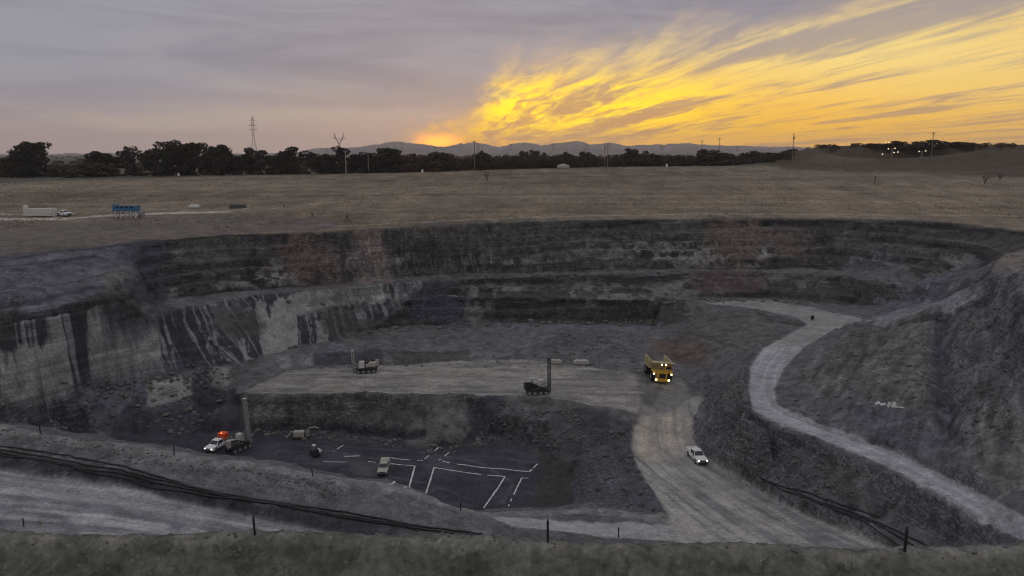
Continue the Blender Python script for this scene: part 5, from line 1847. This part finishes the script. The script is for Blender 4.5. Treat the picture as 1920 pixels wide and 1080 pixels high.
def ribbon(uv, w=0.34, gap=0.16):
    w, gap = w * 0.82, gap * 0.5
    pts = dens([spot_at(*q) for q in uv], 0.35)
    last = None
    off_ = 0
    for i, p in enumerate(pts):
        q = pts[min(i + 1, len(pts) - 1)] - pts[max(i - 1, 0)]
        n = np.array([-q[1], q[0]]) / max(1e-6, np.hypot(q[0], q[1]))
        ww = w * RND.uniform(0.65, 1.15) / 2
        a = (p[0] + n[0] * ww, p[1] + n[1] * ww)
        c = (p[0] - n[0] * ww, p[1] - n[1] * ww)
        cur = [(a[0], a[1], gz(*a) + 0.05), (c[0], c[1], gz(*c) + 0.05)]
        if off_ > 0:
            off_ -= 1
            last = None
            continue
        if last is not None:
            mb.add([last[0], last[1], cur[1], cur[0]], [(0, 1, 2, 3)])
        last = cur
        if RND.random() < gap * 0.5:
            off_ = RND.randint(1, 3)


for w_, gp, ln in ((0.3, .3, [(625, 847), (644, 835)]), (0.4, .1, [(645, 856), (675, 855.5)]), (0.3, .5, [(606, 866), (650, 867)]), (0.36, .1, [(690, 866), (715, 868), (778, 874), (729, 909)]),
                   (0.36, .05, [(814, 877), (760, 916)]), (0.36, .2, [(729, 859), (755, 862), (793, 864)]), (0.32, .35, [(796, 861), (824, 837)]),
                   (0.36, .3, [(842, 849), (823, 864), (850, 870), (910, 878)]), (0.36, .12, [(910, 878), (945, 880), (993, 885), (1008, 870)]), (0.36, .3, [(814, 877), (850, 883), (899, 890), (947, 894)]),
                   (0.34, .06, [(947, 894), (932, 918), (907, 953)]), (0.32, .06, [(991, 897), (978, 897), (967, 920), (953, 950)])):
    ribbon(ln, w_, gp)
tag(mb.build('floor_markings', M['chalk']), kind='structure')


# ------------------------------------------------------------------ trees
def leaf_mesh(name, clumps, per, size, m, seed, flat=1.0):
    rg = np.random.default_rng(seed)
    C_, R_ = [], []
    for (x, y, z, rx, rz) in clumps:
        n = max(6, int(per * rx * rx * 0.35))
        d = rg.normal(size=(n, 3))
        d /= np.linalg.norm(d, axis=1)[:, None]
        rad = rg.uniform(0.35, 1.0, n) ** 0.5
        p = d * rad[:, None] * np.array([rx, rx, rz])
        C_.append(p + np.array([x, y, z]))
    c = np.concatenate(C_)
    n = len(c)
    a = rg.normal(size=(n, 3))
    a[:, 2] *= flat
    a /= np.linalg.norm(a, axis=1)[:, None]
    b = np.cross(a, rg.normal(size=(n, 3)))
    b /= np.linalg.norm(b, axis=1)[:, None]
    s = size * rg.uniform(0.5, 1.3, n)[:, None]
    v = np.stack([c - a * s - b * s * 0.5, c + a * s * 0.3 - b * s * 0.7, c + a * s + b * s * 0.35, c - a * s * 0.4 + b * s * 0.6], 1).reshape(-1, 3)
    me = bpy.data.meshes.new(name)
    me.vertices.add(4 * n)
    me.vertices.foreach_set('co', v.astype(np.float32).ravel())
    me.loops.add(4 * n)
    me.loops.foreach_set('vertex_index', np.arange(4 * n, dtype=np.int32))
    me.polygons.add(n)
    me.polygons.foreach_set('loop_start', (np.arange(n) * 4).astype(np.int32))
    me.update(calc_edges=True)
    me.materials.append(m)
    return me


def tree_proto(seed, w, hgt, dense, m, base_skirt):
    rg = random.Random(seed)
    clumps = []
    limbs = []
    for k in range(int(24 * dense)):
        t = rg.random()
        ang = rg.uniform(0, 6.28)
        zz_ = hgt * (0.42 + 0.5 * t ** 0.8)
        env = w * 0.5 * (1.0 - 0.45 * max(0.0, zz_ / hgt - 0.45) / 0.55) * (1 + 0.18 * math.sin(ang * 2 + seed))
        rr_ = env * math.sqrt(rg.random()) * 0.95
        rad = rg.uniform(0.11, 0.20) * w * (1.1 - 0.35 * t)
        clumps.append((rr_ * math.cos(ang), rr_ * math.sin(ang), zz_, rad, rad * rg.uniform(0.45, 0.7)))
        limbs.append(clumps[-1][:3])
    for k in range(int(13 * dense * base_skirt)):
        ang = rg.uniform(0, 6.28)
        rr_ = w * 0.5 * math.sqrt(rg.random())
        rad = rg.uniform(0.13, 0.20) * w
        clumps.append((rr_ * math.cos(ang), rr_ * math.sin(ang), hgt * rg.uniform(0.08, 0.45), rad, rad * 0.7))
    cm = leaf_mesh('crown', clumps, 62, 0.46, m, seed)
    tr = MB()
    tr.cyl((0, 0, -0.5), (0, 0, hgt * 0.35), 0.035 * w, 0.025 * w, 9)
    for (x, y, z) in limbs[:9]:
        tr.tube([(0, 0, hgt * 0.30), (x * 0.45, y * 0.45, hgt * 0.30 + (z - hgt * 0.3) * 0.6), (x, y, z)], 0.009 * w, 5)
    tm = bpy.data.meshes.new('trunk')
    tm.from_pydata(tr.v, [], tr.f)
    tm.materials.append(M['bark'])
    return cm, tm


def put_tree(proto, loc, sc, rz, label, cat='tree', group=None, name='tree'):
    t = empty(name, loc, rz, label, cat, group)
    t.scale = sc
    for nm, me_ in (('crown', proto[0]), ('trunk', proto[1])):
        o = bpy.data.objects.new(nm, me_)
        COL.objects.link(o)
        o.parent = t


BIG = [tree_proto(100 + k, 17, 15, 1.15, M['leafd'], 0.9) for k in range(3)]
OPEN = [tree_proto(120 + k, 15, 14, 0.62, M['leafd'], 0.7) for k in range(2)]
BUSH = [tree_proto(140 + k, 13, 8, 1.0, M['leafb'], 1.9) for k in range(2)]
SCR = [tree_proto(160 + k, 9, 6.5, 0.75, M['scrub'], 1.3) for k in range(3)]
TG = 'dark trees along the far edge of the field'
LEFT = [  # u, base v, top v, width px, distance, proto, label
    (62, 329, 262, 82, 436, BIG[0], 'tall dark dense tree standing alone at the left end of the tree belt'),
    (28, 330, 296, 60, 440, BUSH[0], 'low dark shrubby growth left of the lone tall tree'),
    (112, 329, 313, 40, 438, BUSH[1], 'small brown bush at the right foot of the lone tall tree'),
    (178, 328, 304, 84, 436, BUSH[0], 'broad brown bush between the lone tree and the tree belt'),
    (192, 328, 279, 66, 452, BIG[1], 'flat topped dark tree behind the broad brown bush'),
    (256, 328, 270, 58, 445, OPEN[0], 'open crowned tree with sky showing through beside the flat topped tree'),
    (316, 328, 261, 76, 442, BIG[2], 'tallest broad dark tree with a white drum at its foot'),
    (362, 328, 264, 70, 446, BIG[0], 'dark tree pressed against the right side of the tallest broad tree'),
    (414, 328, 266, 66, 442, BIG[1], 'dark rounded tree closing the tall clump left of the pylon'),
    (452, 327, 288, 50, 444, BIG[2], 'low dark tree in the dip left of the lattice pylon'),
    (488, 327, 271, 62, 446, OPEN[1], 'open layered tree directly below the lattice pylon'),
    (525, 327, 288, 52, 442, BIG[0], 'low dense tree right of the lattice pylon'),
    (560, 326, 271, 80, 446, OPEN[0], 'wide layered dark tree between the two pylons'),
    (604, 326, 285, 52, 442, BIG[1], 'low dark tree just left of the forked pylon'),
    (650, 325, 269, 74, 448, OPEN[1], 'flat domed dark tree behind the pale bare pole'),
    (694, 324, 284, 56, 446, BIG[2], 'dark low tree behind the pale street light'),
    (732, 323, 275, 62, 446, BIG[0], 'rounded dark tree right of the pale street light'),
    (772, 322, 288, 52, 446, BUSH[1], 'brownish low tree behind the left white drum'),
    (828, 320, 285, 66, 446, BUSH[0], 'brown rounded tree left of the thin power pole')]
for i, (u, vb, vt, wp, yd, pr, lab) in enumerate(LEFT):
    b0 = at_dist(u, vb, yd)
    ph_, pw_ = {id(q): (15, 17) for q in BIG}.get(id(pr), {id(q): (14, 15) for q in OPEN}.get(id(pr), (8, 13)))
    hgt = Q(u, vt, yd)[2] - b0.z
    w = wp * yd / F
    put_tree(pr, b0, (w / pw_ * 1.05, w / pw_ * 1.05, hgt / ph_ * 0.97), i * 1.7, lab, 'tree' if pr not in BUSH else 'bush', TG, 'tree' if pr not in BUSH else 'bush')
SG = 'scrub trees standing above the scrub belt'
for i, (u, vt, wp, yd, lab) in enumerate(((905, 279, 34, 450, 'small scrub tree close right of the thin power pole'), (985, 280, 30, 470, 'small open scrub tree standing over the belt left of the pale tank'),
                                          (1008, 279, 34, 478, 'bushy scrub tree right above the pale tank'), (1062, 281, 30, 470, 'flat little scrub tree right of the pale tank'), (1100, 281, 36, 466, 'rounded scrub tree left of the twin poles'),
                                          (1192, 276, 46, 452, 'big round scrub bush right of the twin poles'), (1225, 284, 36, 460, 'low scrub tree left of the right white drum'), (1332, 277, 62, 452, 'broad scrub tree below the distant flat headed pole'),
                                          (1372, 284, 40, 456, 'low ragged scrub tree right of the distant poles'), (1415, 279, 44, 456, 'ragged scrub tree left of the spoil hill foot'), (1448, 282, 40, 462, 'last scrub tree before the spoil hill'),
                                          (1690, 265, 52, 500, 'dark tree on the spoil hill right of the five lamp tower'), (1748, 262, 62, 500, 'round dark tree behind the tall dark power pole'), (1800, 266, 44, 505, 'small dark tree right of the tall dark power pole'),
                                          (1640, 269, 40, 505, 'low bush on the spoil hill left of the light towers'))):
    gbase = at_dist(u, 300, yd)
    hgt = Q(u, vt + (4 if u < 1460 else 0), yd)[2] - gbase.z
    if hgt < 1.2:
        hgt = 2.2
    w = wp * yd / F
    put_tree(SCR[i % 3], gbase, (w / 9 * 1.1, w / 9 * 1.1, hgt / 6.5), i * 2.1, lab, 'tree', SG, 'scrub_tree')

# scrub belt that reads as one mass
rg = random.Random(5)
cl = []
for k in range(680):
    u = rg.uniform(660, 1490)
    yd = rg.uniform(446, 500)
    b0 = at_dist(u, 315, yd)
    topz = Q(u, 288 + 2.5 * fbm(np.array([u / 30.0]), np.array([0.5]), 7, 3)[0] * 2, yd)[2]
    hg = max(2.5, topz - b0.z) * rg.uniform(0.72, 1.0)
    r_ = rg.uniform(1.8, 3.2)
    cl.append((b0.x, b0.y, b0.z + hg * 0.5, r_, hg * 0.5))
for k in range(150):
    u = rg.uniform(-120, 860)
    yd = rg.uniform(440, 448)
    b0 = at_dist(u, 325, yd)
    hg = rg.uniform(1.0, 2.4) if u < 640 else rg.uniform(1.5, 4.5)
    cl.append((b0.x, b0.y, b0.z + hg * 0.5, rg.uniform(1.6, 2.8), hg * 0.55))
for k in range(170):
    u = rg.uniform(1490, 2150)
    yd = rg.uniform(500, 512)
    q = Q(u, 272, yd)
    cl.append((q[0], q[1], gz(q[0], q[1]) + 0.5, rg.uniform(1.2, 2.4), rg.uniform(0.7, 1.5)))
o = bpy.data.objects.new('scrub', leaf_mesh('scrub', cl, 50, 0.42, M['scrub'], 77))
o['kind'] = 'stuff'
COL.objects.link(o)
# far belts of scrub over the plain
cl = []
for k in range(520):
    yd = rg.choice([620, 760, 950, 1300, 1800, 2500]) * rg.uniform(0.95, 1.1)
    x = rg.uniform(-0.8, 0.8) * yd
    cl.append((x, yd, gz(x, yd) + 1.2, rg.uniform(3, 9), rg.uniform(1.5, 3.5)))
o = bpy.data.objects.new('far_scrub', leaf_mesh('far_scrub', cl, 12, 1.1, M['scrub'], 78))
o['kind'] = 'stuff'
COL.objects.link(o)

# thin dead shrubs in the field
for i, (u, v, hgt, lab) in enumerate(((914, 339, 5.0, 'thin dead shrub in the field below the thin power pole'), (1846, 345, 5.0, 'dead branching shrub at the right of the far field'), (1875, 338, 4.2, 'smaller dead shrub near the right edge of the far field'),
                                      (650, 411, 1.4, 'small dark shrub on the lip of the pit wall'), (585, 405, 1.2, 'small dark tuft behind the lip of the pit wall'))):
    p = spot_at(u, v)
    t = empty('dead_shrub', p, i * 1.1, lab, 'shrub')
    b = MB()
    rr = random.Random(i)
    for k in range(9):
        a = rr.uniform(0, 6.28)
        s = rr.uniform(0.15, 0.45) * hgt
        h_ = hgt * rr.uniform(0.5, 1.0)
        mid = (s * 0.3 * math.cos(a), s * 0.3 * math.sin(a), h_ * 0.5)
        tip = (s * math.cos(a), s * math.sin(a), h_)
        b.tube([(0, 0, -0.2), mid, tip], 0.05, 5)
        for q in range(3):
            a2 = a + rr.uniform(-1.2, 1.2)
            b.tube([mid, (mid[0] + 0.3 * s * math.cos(a2), mid[1] + 0.3 * s * math.sin(a2), h_ * rr.uniform(0.6, 0.95))], 0.03, 4)
    b.build('branches', M['bark'], t)
    cr = bpy.data.objects.new('twigs', leaf_mesh('twigs', [(0, 0, hgt * 0.7, hgt * 0.3, hgt * 0.3)], 40 / (0.35 * max(0.2, (hgt * 0.3)) ** 2) if hgt > 3 else 90, 0.14, M['leafb'], 300 + i))
    COL.objects.link(cr)
    cr.parent = t

# weeds on the near bund
p = spot_at(76, 984)
t = empty('weed', p, 0, 'yellow green weed growing on the near bund', 'weed')
b = MB()
for k in range(9):
    a = k * 0.7
    b.tube([(0, 0, -0.05), (0.1 * math.cos(a), 0.1 * math.sin(a), 0.28), (0.2 * math.cos(a), 0.2 * math.sin(a), 0.45 + 0.05 * (k % 4))], 0.009, 4)
b.build('stems', M['weed'], t)
cr = bpy.data.objects.new('leaves', leaf_mesh('leaves', [(0, 0, 0.45, 0.22, 0.2)], 2600, 0.05, M['weed'], 401))
COL.objects.link(cr)
cr.parent = t


# dry grass over the field
rgn = np.random.default_rng(12)
n = 26000
gu, gd = rgn.uniform(-60, 1990, n), 205 + 235 * rgn.random(n) ** 1.2
ga_ = np.arctan((gu - 960) / F / 1.0)
gx_, gy_ = gd * np.tan(ga_), gd
keep = (height(gx_, gy_) > 34.2) & (fbm(gx_ / 18, gy_ / 18, 401, 3) > rgn.normal(0.0, 0.09, n))
gx_, gy_ = gx_[keep], gy_[keep]
gz_ = height(gx_, gy_)
n = len(gx_)
V = np.zeros((n, 4, 3))
a_ = rgn.uniform(0, 6.28, n)
hh_ = rgn.uniform(0.10, 0.36, n)
ww_ = rgn.uniform(0.12, 0.36, n)
for k_, (sx_, sz_) in enumerate(((-1, -0.1), (1, -0.1), (0.7, 1), (-0.6, 0.8))):
    V[:, k_, 0] = gx_ + np.cos(a_) * ww_ * sx_
    V[:, k_, 1] = gy_ + np.sin(a_) * ww_ * sx_
    V[:, k_, 2] = gz_ + hh_ * sz_
me_ = bpy.data.meshes.new('dry_grass')
me_.vertices.add(4 * n)
me_.vertices.foreach_set('co', V.astype(np.float32).ravel())
me_.loops.add(4 * n)
me_.loops.foreach_set('vertex_index', np.arange(4 * n, dtype=np.int32))
me_.polygons.add(n)
me_.polygons.foreach_set('loop_start', (np.arange(n) * 4).astype(np.int32))
me_.update(calc_edges=True)
me_.materials.append(mat('dry_grass_blades', (0.205, 0.165, 0.118), 0.95, var=0.5, scale=0.05, spec=0.1))
o = bpy.data.objects.new('dry_grass', me_)
o['kind'] = 'stuff'
COL.objects.link(o)

# short dry tufts on the near bund
n = 5200
ii_ = rgn.integers(0, len(nl), n)
NL = np.array(nl)
gx_ = NL[ii_, 0] + rgn.uniform(-0.8, 0.8, n)
gy_ = NL[ii_, 1] + np.where(rgn.random(n) < 0.35, rgn.normal(0.1, 0.3, n), -rgn.uniform(0, 3.6, n))
keep = fbm(gx_ / 1.5, gy_ / 0.8, 411, 3) > rgn.normal(0.02, 0.08, n)
gx_, gy_ = gx_[keep], gy_[keep]
n = len(gx_)
gz_ = height(gx_, gy_)
V = np.zeros((n, 3, 3))
a_ = rgn.uniform(0, 6.28, n)
hh_ = 0.03 + 0.14 * rgn.random(n) ** 2.5
for k_, (sx_, sz_, ln_) in enumerate(((-0.02, -0.05, 0), (0.02, -0.05, 0), (0, 1, 0.05))):
    V[:, k_, 0] = gx_ + np.cos(a_) * sx_ + np.sin(a_) * ln_
    V[:, k_, 1] = gy_ + np.sin(a_) * sx_ + np.cos(a_) * ln_
    V[:, k_, 2] = gz_ + hh_ * sz_
me_ = bpy.data.meshes.new('bund_grass')
me_.vertices.add(3 * n)
me_.vertices.foreach_set('co', V.astype(np.float32).ravel())
me_.loops.add(3 * n)
me_.loops.foreach_set('vertex_index', np.arange(3 * n, dtype=np.int32))
me_.polygons.add(n)
me_.polygons.foreach_set('loop_start', (np.arange(n) * 3).astype(np.int32))
me_.update(calc_edges=True)
me_.materials.append(mat('bund_grass_blades', (0.115, 0.11, 0.085), 0.95, var=0.5, scale=0.3, spec=0.1))
o = bpy.data.objects.new('bund_grass', me_)
o['kind'] = 'stuff'
COL.objects.link(o)

# ------------------------------------------------------------------ stones
def rock_field(name, spots, m, seed):
    rg = np.random.default_rng(seed)
    ph = (1 + 5 ** 0.5) / 2
    iv = np.array([(-1, ph, 0), (1, ph, 0), (-1, -ph, 0), (1, -ph, 0), (0, -1, ph), (0, 1, ph), (0, -1, -ph), (0, 1, -ph), (ph, 0, -1), (ph, 0, 1), (-ph, 0, -1), (-ph, 0, 1)]) / 1.9
    fi = np.array([(0, 11, 5), (0, 5, 1), (0, 1, 7), (0, 7, 10), (0, 10, 11), (1, 5, 9), (5, 11, 4), (11, 10, 2), (10, 7, 6), (7, 1, 8), (3, 9, 4), (3, 4, 2), (3, 2, 6), (3, 6, 8), (3, 8, 9), (4, 9, 5), (2, 4, 11), (6, 2, 10), (8, 6, 7), (9, 8, 1)])
    n = len(spots)
    sp = np.array(spots)
    V = np.zeros((n, 12, 3))
    for i in range(n):
        q = iv * rg.uniform(0.6, 1.3, (12, 1)) * np.array([rg.uniform(0.7, 1.4), rg.uniform(0.7, 1.2), rg.uniform(0.5, 0.9)])
        a = rg.uniform(0, 6.28)
        c_, s_ = math.cos(a), math.sin(a)
        V[i, :, 0] = q[:, 0] * c_ - q[:, 1] * s_
        V[i, :, 1] = q[:, 0] * s_ + q[:, 1] * c_
        V[i, :, 2] = q[:, 2]
        V[i] = V[i] * sp[i, 3] + sp[i, :3]
    Fc = (fi[None] + (np.arange(n) * 12)[:, None, None]).reshape(-1)
    me = bpy.data.meshes.new(name)
    me.vertices.add(n * 12)
    me.vertices.foreach_set('co', V.astype(np.float32).ravel())
    me.loops.add(len(Fc))
    me.loops.foreach_set('vertex_index', Fc.astype(np.int32))
    me.polygons.add(n * 20)
    me.polygons.foreach_set('loop_start', (np.arange(n * 20) * 3).astype(np.int32))
    me.update(calc_edges=True)
    me.materials.append(m)
    o = bpy.data.objects.new(name, me)
    o['kind'] = 'stuff'
    COL.objects.link(o)


rg = random.Random(99)
sp = []


def sprinkle(n, poly, smin, smax):
    poly = np.array([hit(*q, ZH)[:2] for q in poly])
    lo, hi = poly.min(0), poly.max(0)
    c = 0
    while c < n:
        xs = np.array([rg.uniform(lo[0], hi[0])])
        ys = np.array([rg.uniform(lo[1], hi[1])])
        if inpoly(poly, xs, ys)[0]:
            s = smin + (smax - smin) * rg.random() ** 4
            sp.append((xs[0], ys[0], gz(xs[0], ys[0]) + s * 0.15, s))
            c += 1


sprinkle(650, [(1080, 800), (1180, 800), (1190, 870), (1248, 964), (1080, 952), (1085, 880)], 0.10, 0.45)
sprinkle(350, [(930, 750), (1110, 768), (1060, 850), (1000, 830), (900, 820)], 0.10, 0.5)
sprinkle(1000, [(1320, 700), (1390, 700), (1400, 780), (1540, 840), (1640, 960), (1440, 920), (1330, 850)], 0.10, 0.45)
sprinkle(450, [(1500, 690), (1740, 620), (1740, 840), (1660, 830), (1480, 760)], 0.10, 0.4)
sprinkle(400, [(1780, 580), (1900, 560), (1910, 850), (1800, 830)], 0.12, 0.5)
sprinkle(260, [(120, 760), (300, 705), (430, 700), (430, 770), (330, 815), (190, 800)], 0.15, 0.9)
sprinkle(160, [(1040, 625), (1150, 640), (1190, 680), (1060, 665)], 0.15, 0.6)
sprinkle(160, [(560, 655), (1150, 655), (1180, 690), (560, 690)], 0.12, 0.5)
sprinkle(160, [(560, 800), (860, 832), (860, 850), (560, 822)], 0.12, 0.4)
sprinkle(700, [(-20, 800), (640, 905), (640, 945), (-20, 825)], 0.06, 0.25)
for k in range(420):
    i = rg.randrange(len(nl))
    q = nl[i]
    x, y = q[0] + rg.uniform(-.4, .4), q[1] + rg.gauss(0.1, 0.35)
    s = 0.02 + 0.13 * rg.random() ** 4
    sp.append((x, y, gz(x, y) + s * 0.2, s))
for k in range(260):
    i = rg.randrange(len(nl))
    q = nl[i]
    x, y = q[0] + rg.uniform(-.4, .4), q[1] - rg.uniform(0.3, 3.5)
    s = 0.015 + 0.06 * rg.random() ** 4
    sp.append((x, y, gz(x, y) + s * 0.2, s))
for ln, n_, mx_ in ((toeC, 260, 0.9), (toeL[2:], 220, 0.6), (toeB[:8], 150, 0.7), ([(1310, 562, 14), (1500, 563, 14), (1640, 574, 15)], 120, 0.7), ([(560, 546, 20.4), (830, 520, 20.4), (1200, 510, 20.4), (1540, 509, 20.4)], 300, 0.7)):
    pts_ = LZ(ln, 1.0)
    for k in range(n_):
        q = pts_[rg.randrange(len(pts_))]
        x, y = q[0] + rg.gauss(0, 1.2), q[1] - abs(rg.gauss(0, 2.0))
        s_ = 0.15 + mx_ * rg.random() ** 4
        sp.append((x, y, gz(x, y) + s_ * 0.2, s_))
rock_field('rubble', sp, M['rock'], 55)

# ------------------------------------------------------------------ mountains on the horizon
mtm = bpy.data.materials.new('mountain_ground')
mtm.use_nodes = True
gg = G(mtm.node_tree)
bb = mtm.node_tree.nodes['Principled BSDF']
ge = gg.node('ShaderNodeNewGeometry')
nn = gg.noise(ge.outputs['Position'], 0.004, 5.0, 0.6)
gg.put(bb.inputs['Base Color'], gg.mix(gg.ss(nn, 0.35, 0.65), (0.13, 0.12, 0.125), (0.21, 0.19, 0.19)))
bb.inputs['Roughness'].default_value = 1.0
bb.inputs['Specular IOR Level'].default_value = 0.0


def ridge(pts, yd, seed):
    rg = np.random.default_rng(seed)
    us = np.arange(pts[0][0], pts[-1][0], 3.0)
    vs_ = np.interp(us, [p[0] for p in pts], [p[1] for p in pts])
    vs_ = vs_ + 6.5 * fbm(us / 34.0, us * 0, seed, 5, 0.62) + 5.0 * np.abs(fbm(us / 13.0, us * 0 + 3, seed + 9, 3)) - 0.8
    prof = [(-0.28, 0.0), (-0.18, 0.22), (-0.10, 0.5), (-0.04, 0.82), (0.0, 1.0), (0.05, 0.75), (0.2, 0.0)]
    V, Fc = [], []
    for i, (u, v) in enumerate(zip(us, vs_)):
        q = Q(u, v, yd)
        top = q[2] - 48.0
        for k, (dy_, f) in enumerate(prof):
            s = 1 + dy_ + (0 if k in (0, 4, 6) else 0.03 * math.sin(u * 0.09 + k) + 0.02 * math.sin(u * 0.31))
            z = 48.0 + max(-3.0, top * f)
            V.append((q[0] * s, yd * s, z if k not in (0, 6) else 40.0))
    m_ = len(prof)
    for i in range(len(us) - 1):
        for k in range(m_ - 1):
            a = i * m_ + k
            Fc.append((a, a + m_, a + m_ + 1, a + 1))
    b = MB()
    b.add(V, Fc)
    o = b.build('mountains', mtm, None, True)
    o['kind'] = 'structure'


ridge([(-900, 289), (100, 289), (180, 288), (235, 284.5), (262, 287), (330, 290), (500, 289), (560, 284), (600, 276), (632, 279), (690, 274), (741, 265), (775, 269), (805, 272), (838, 276), (868, 268), (890, 266), (915, 273), (935, 277), (962, 269), (985, 266),
       (1012, 271), (1050, 268), (1082, 265), (1104, 270), (1140, 268), (1165, 272), (1200, 271), (1250, 271), (1290, 268), (1330, 273), (1400, 273), (1500, 276), (1600, 281), (1800, 286), (2600, 288)], 7800, 3)
ridge([(500, 292), (600, 284), (660, 280), (720, 276), (800, 279), (860, 274), (920, 280), (1000, 278), (1080, 276), (1180, 278), (1300, 277), (1420, 280), (1560, 284), (1700, 290)], 6000, 8)

# ------------------------------------------------------------------ the hazy evening air over the plain
hz = MB()
hz.box((0, 4200, 130), (26000, 9400, 280))
ho = hz.build('haze', M['dust'])
ho['kind'] = 'stuff'
hm = bpy.data.materials.new('haze')
hm.use_nodes = True
hn = hm.node_tree
hn.nodes.clear()
hg = G(hn)
pv = hg.node('ShaderNodeVolumePrincipled')
pv.inputs['Color'].default_value = (0.86, 0.80, 0.84, 1)
pv.inputs['Density'].default_value = 8e-5
pv.inputs['Anisotropy'].default_value = 0.5
hout = hg.node('ShaderNodeOutputMaterial')
hn.links.new(pv.outputs[0], hout.inputs['Volume'])
ho.data.materials.clear()
ho.data.materials.append(hm)
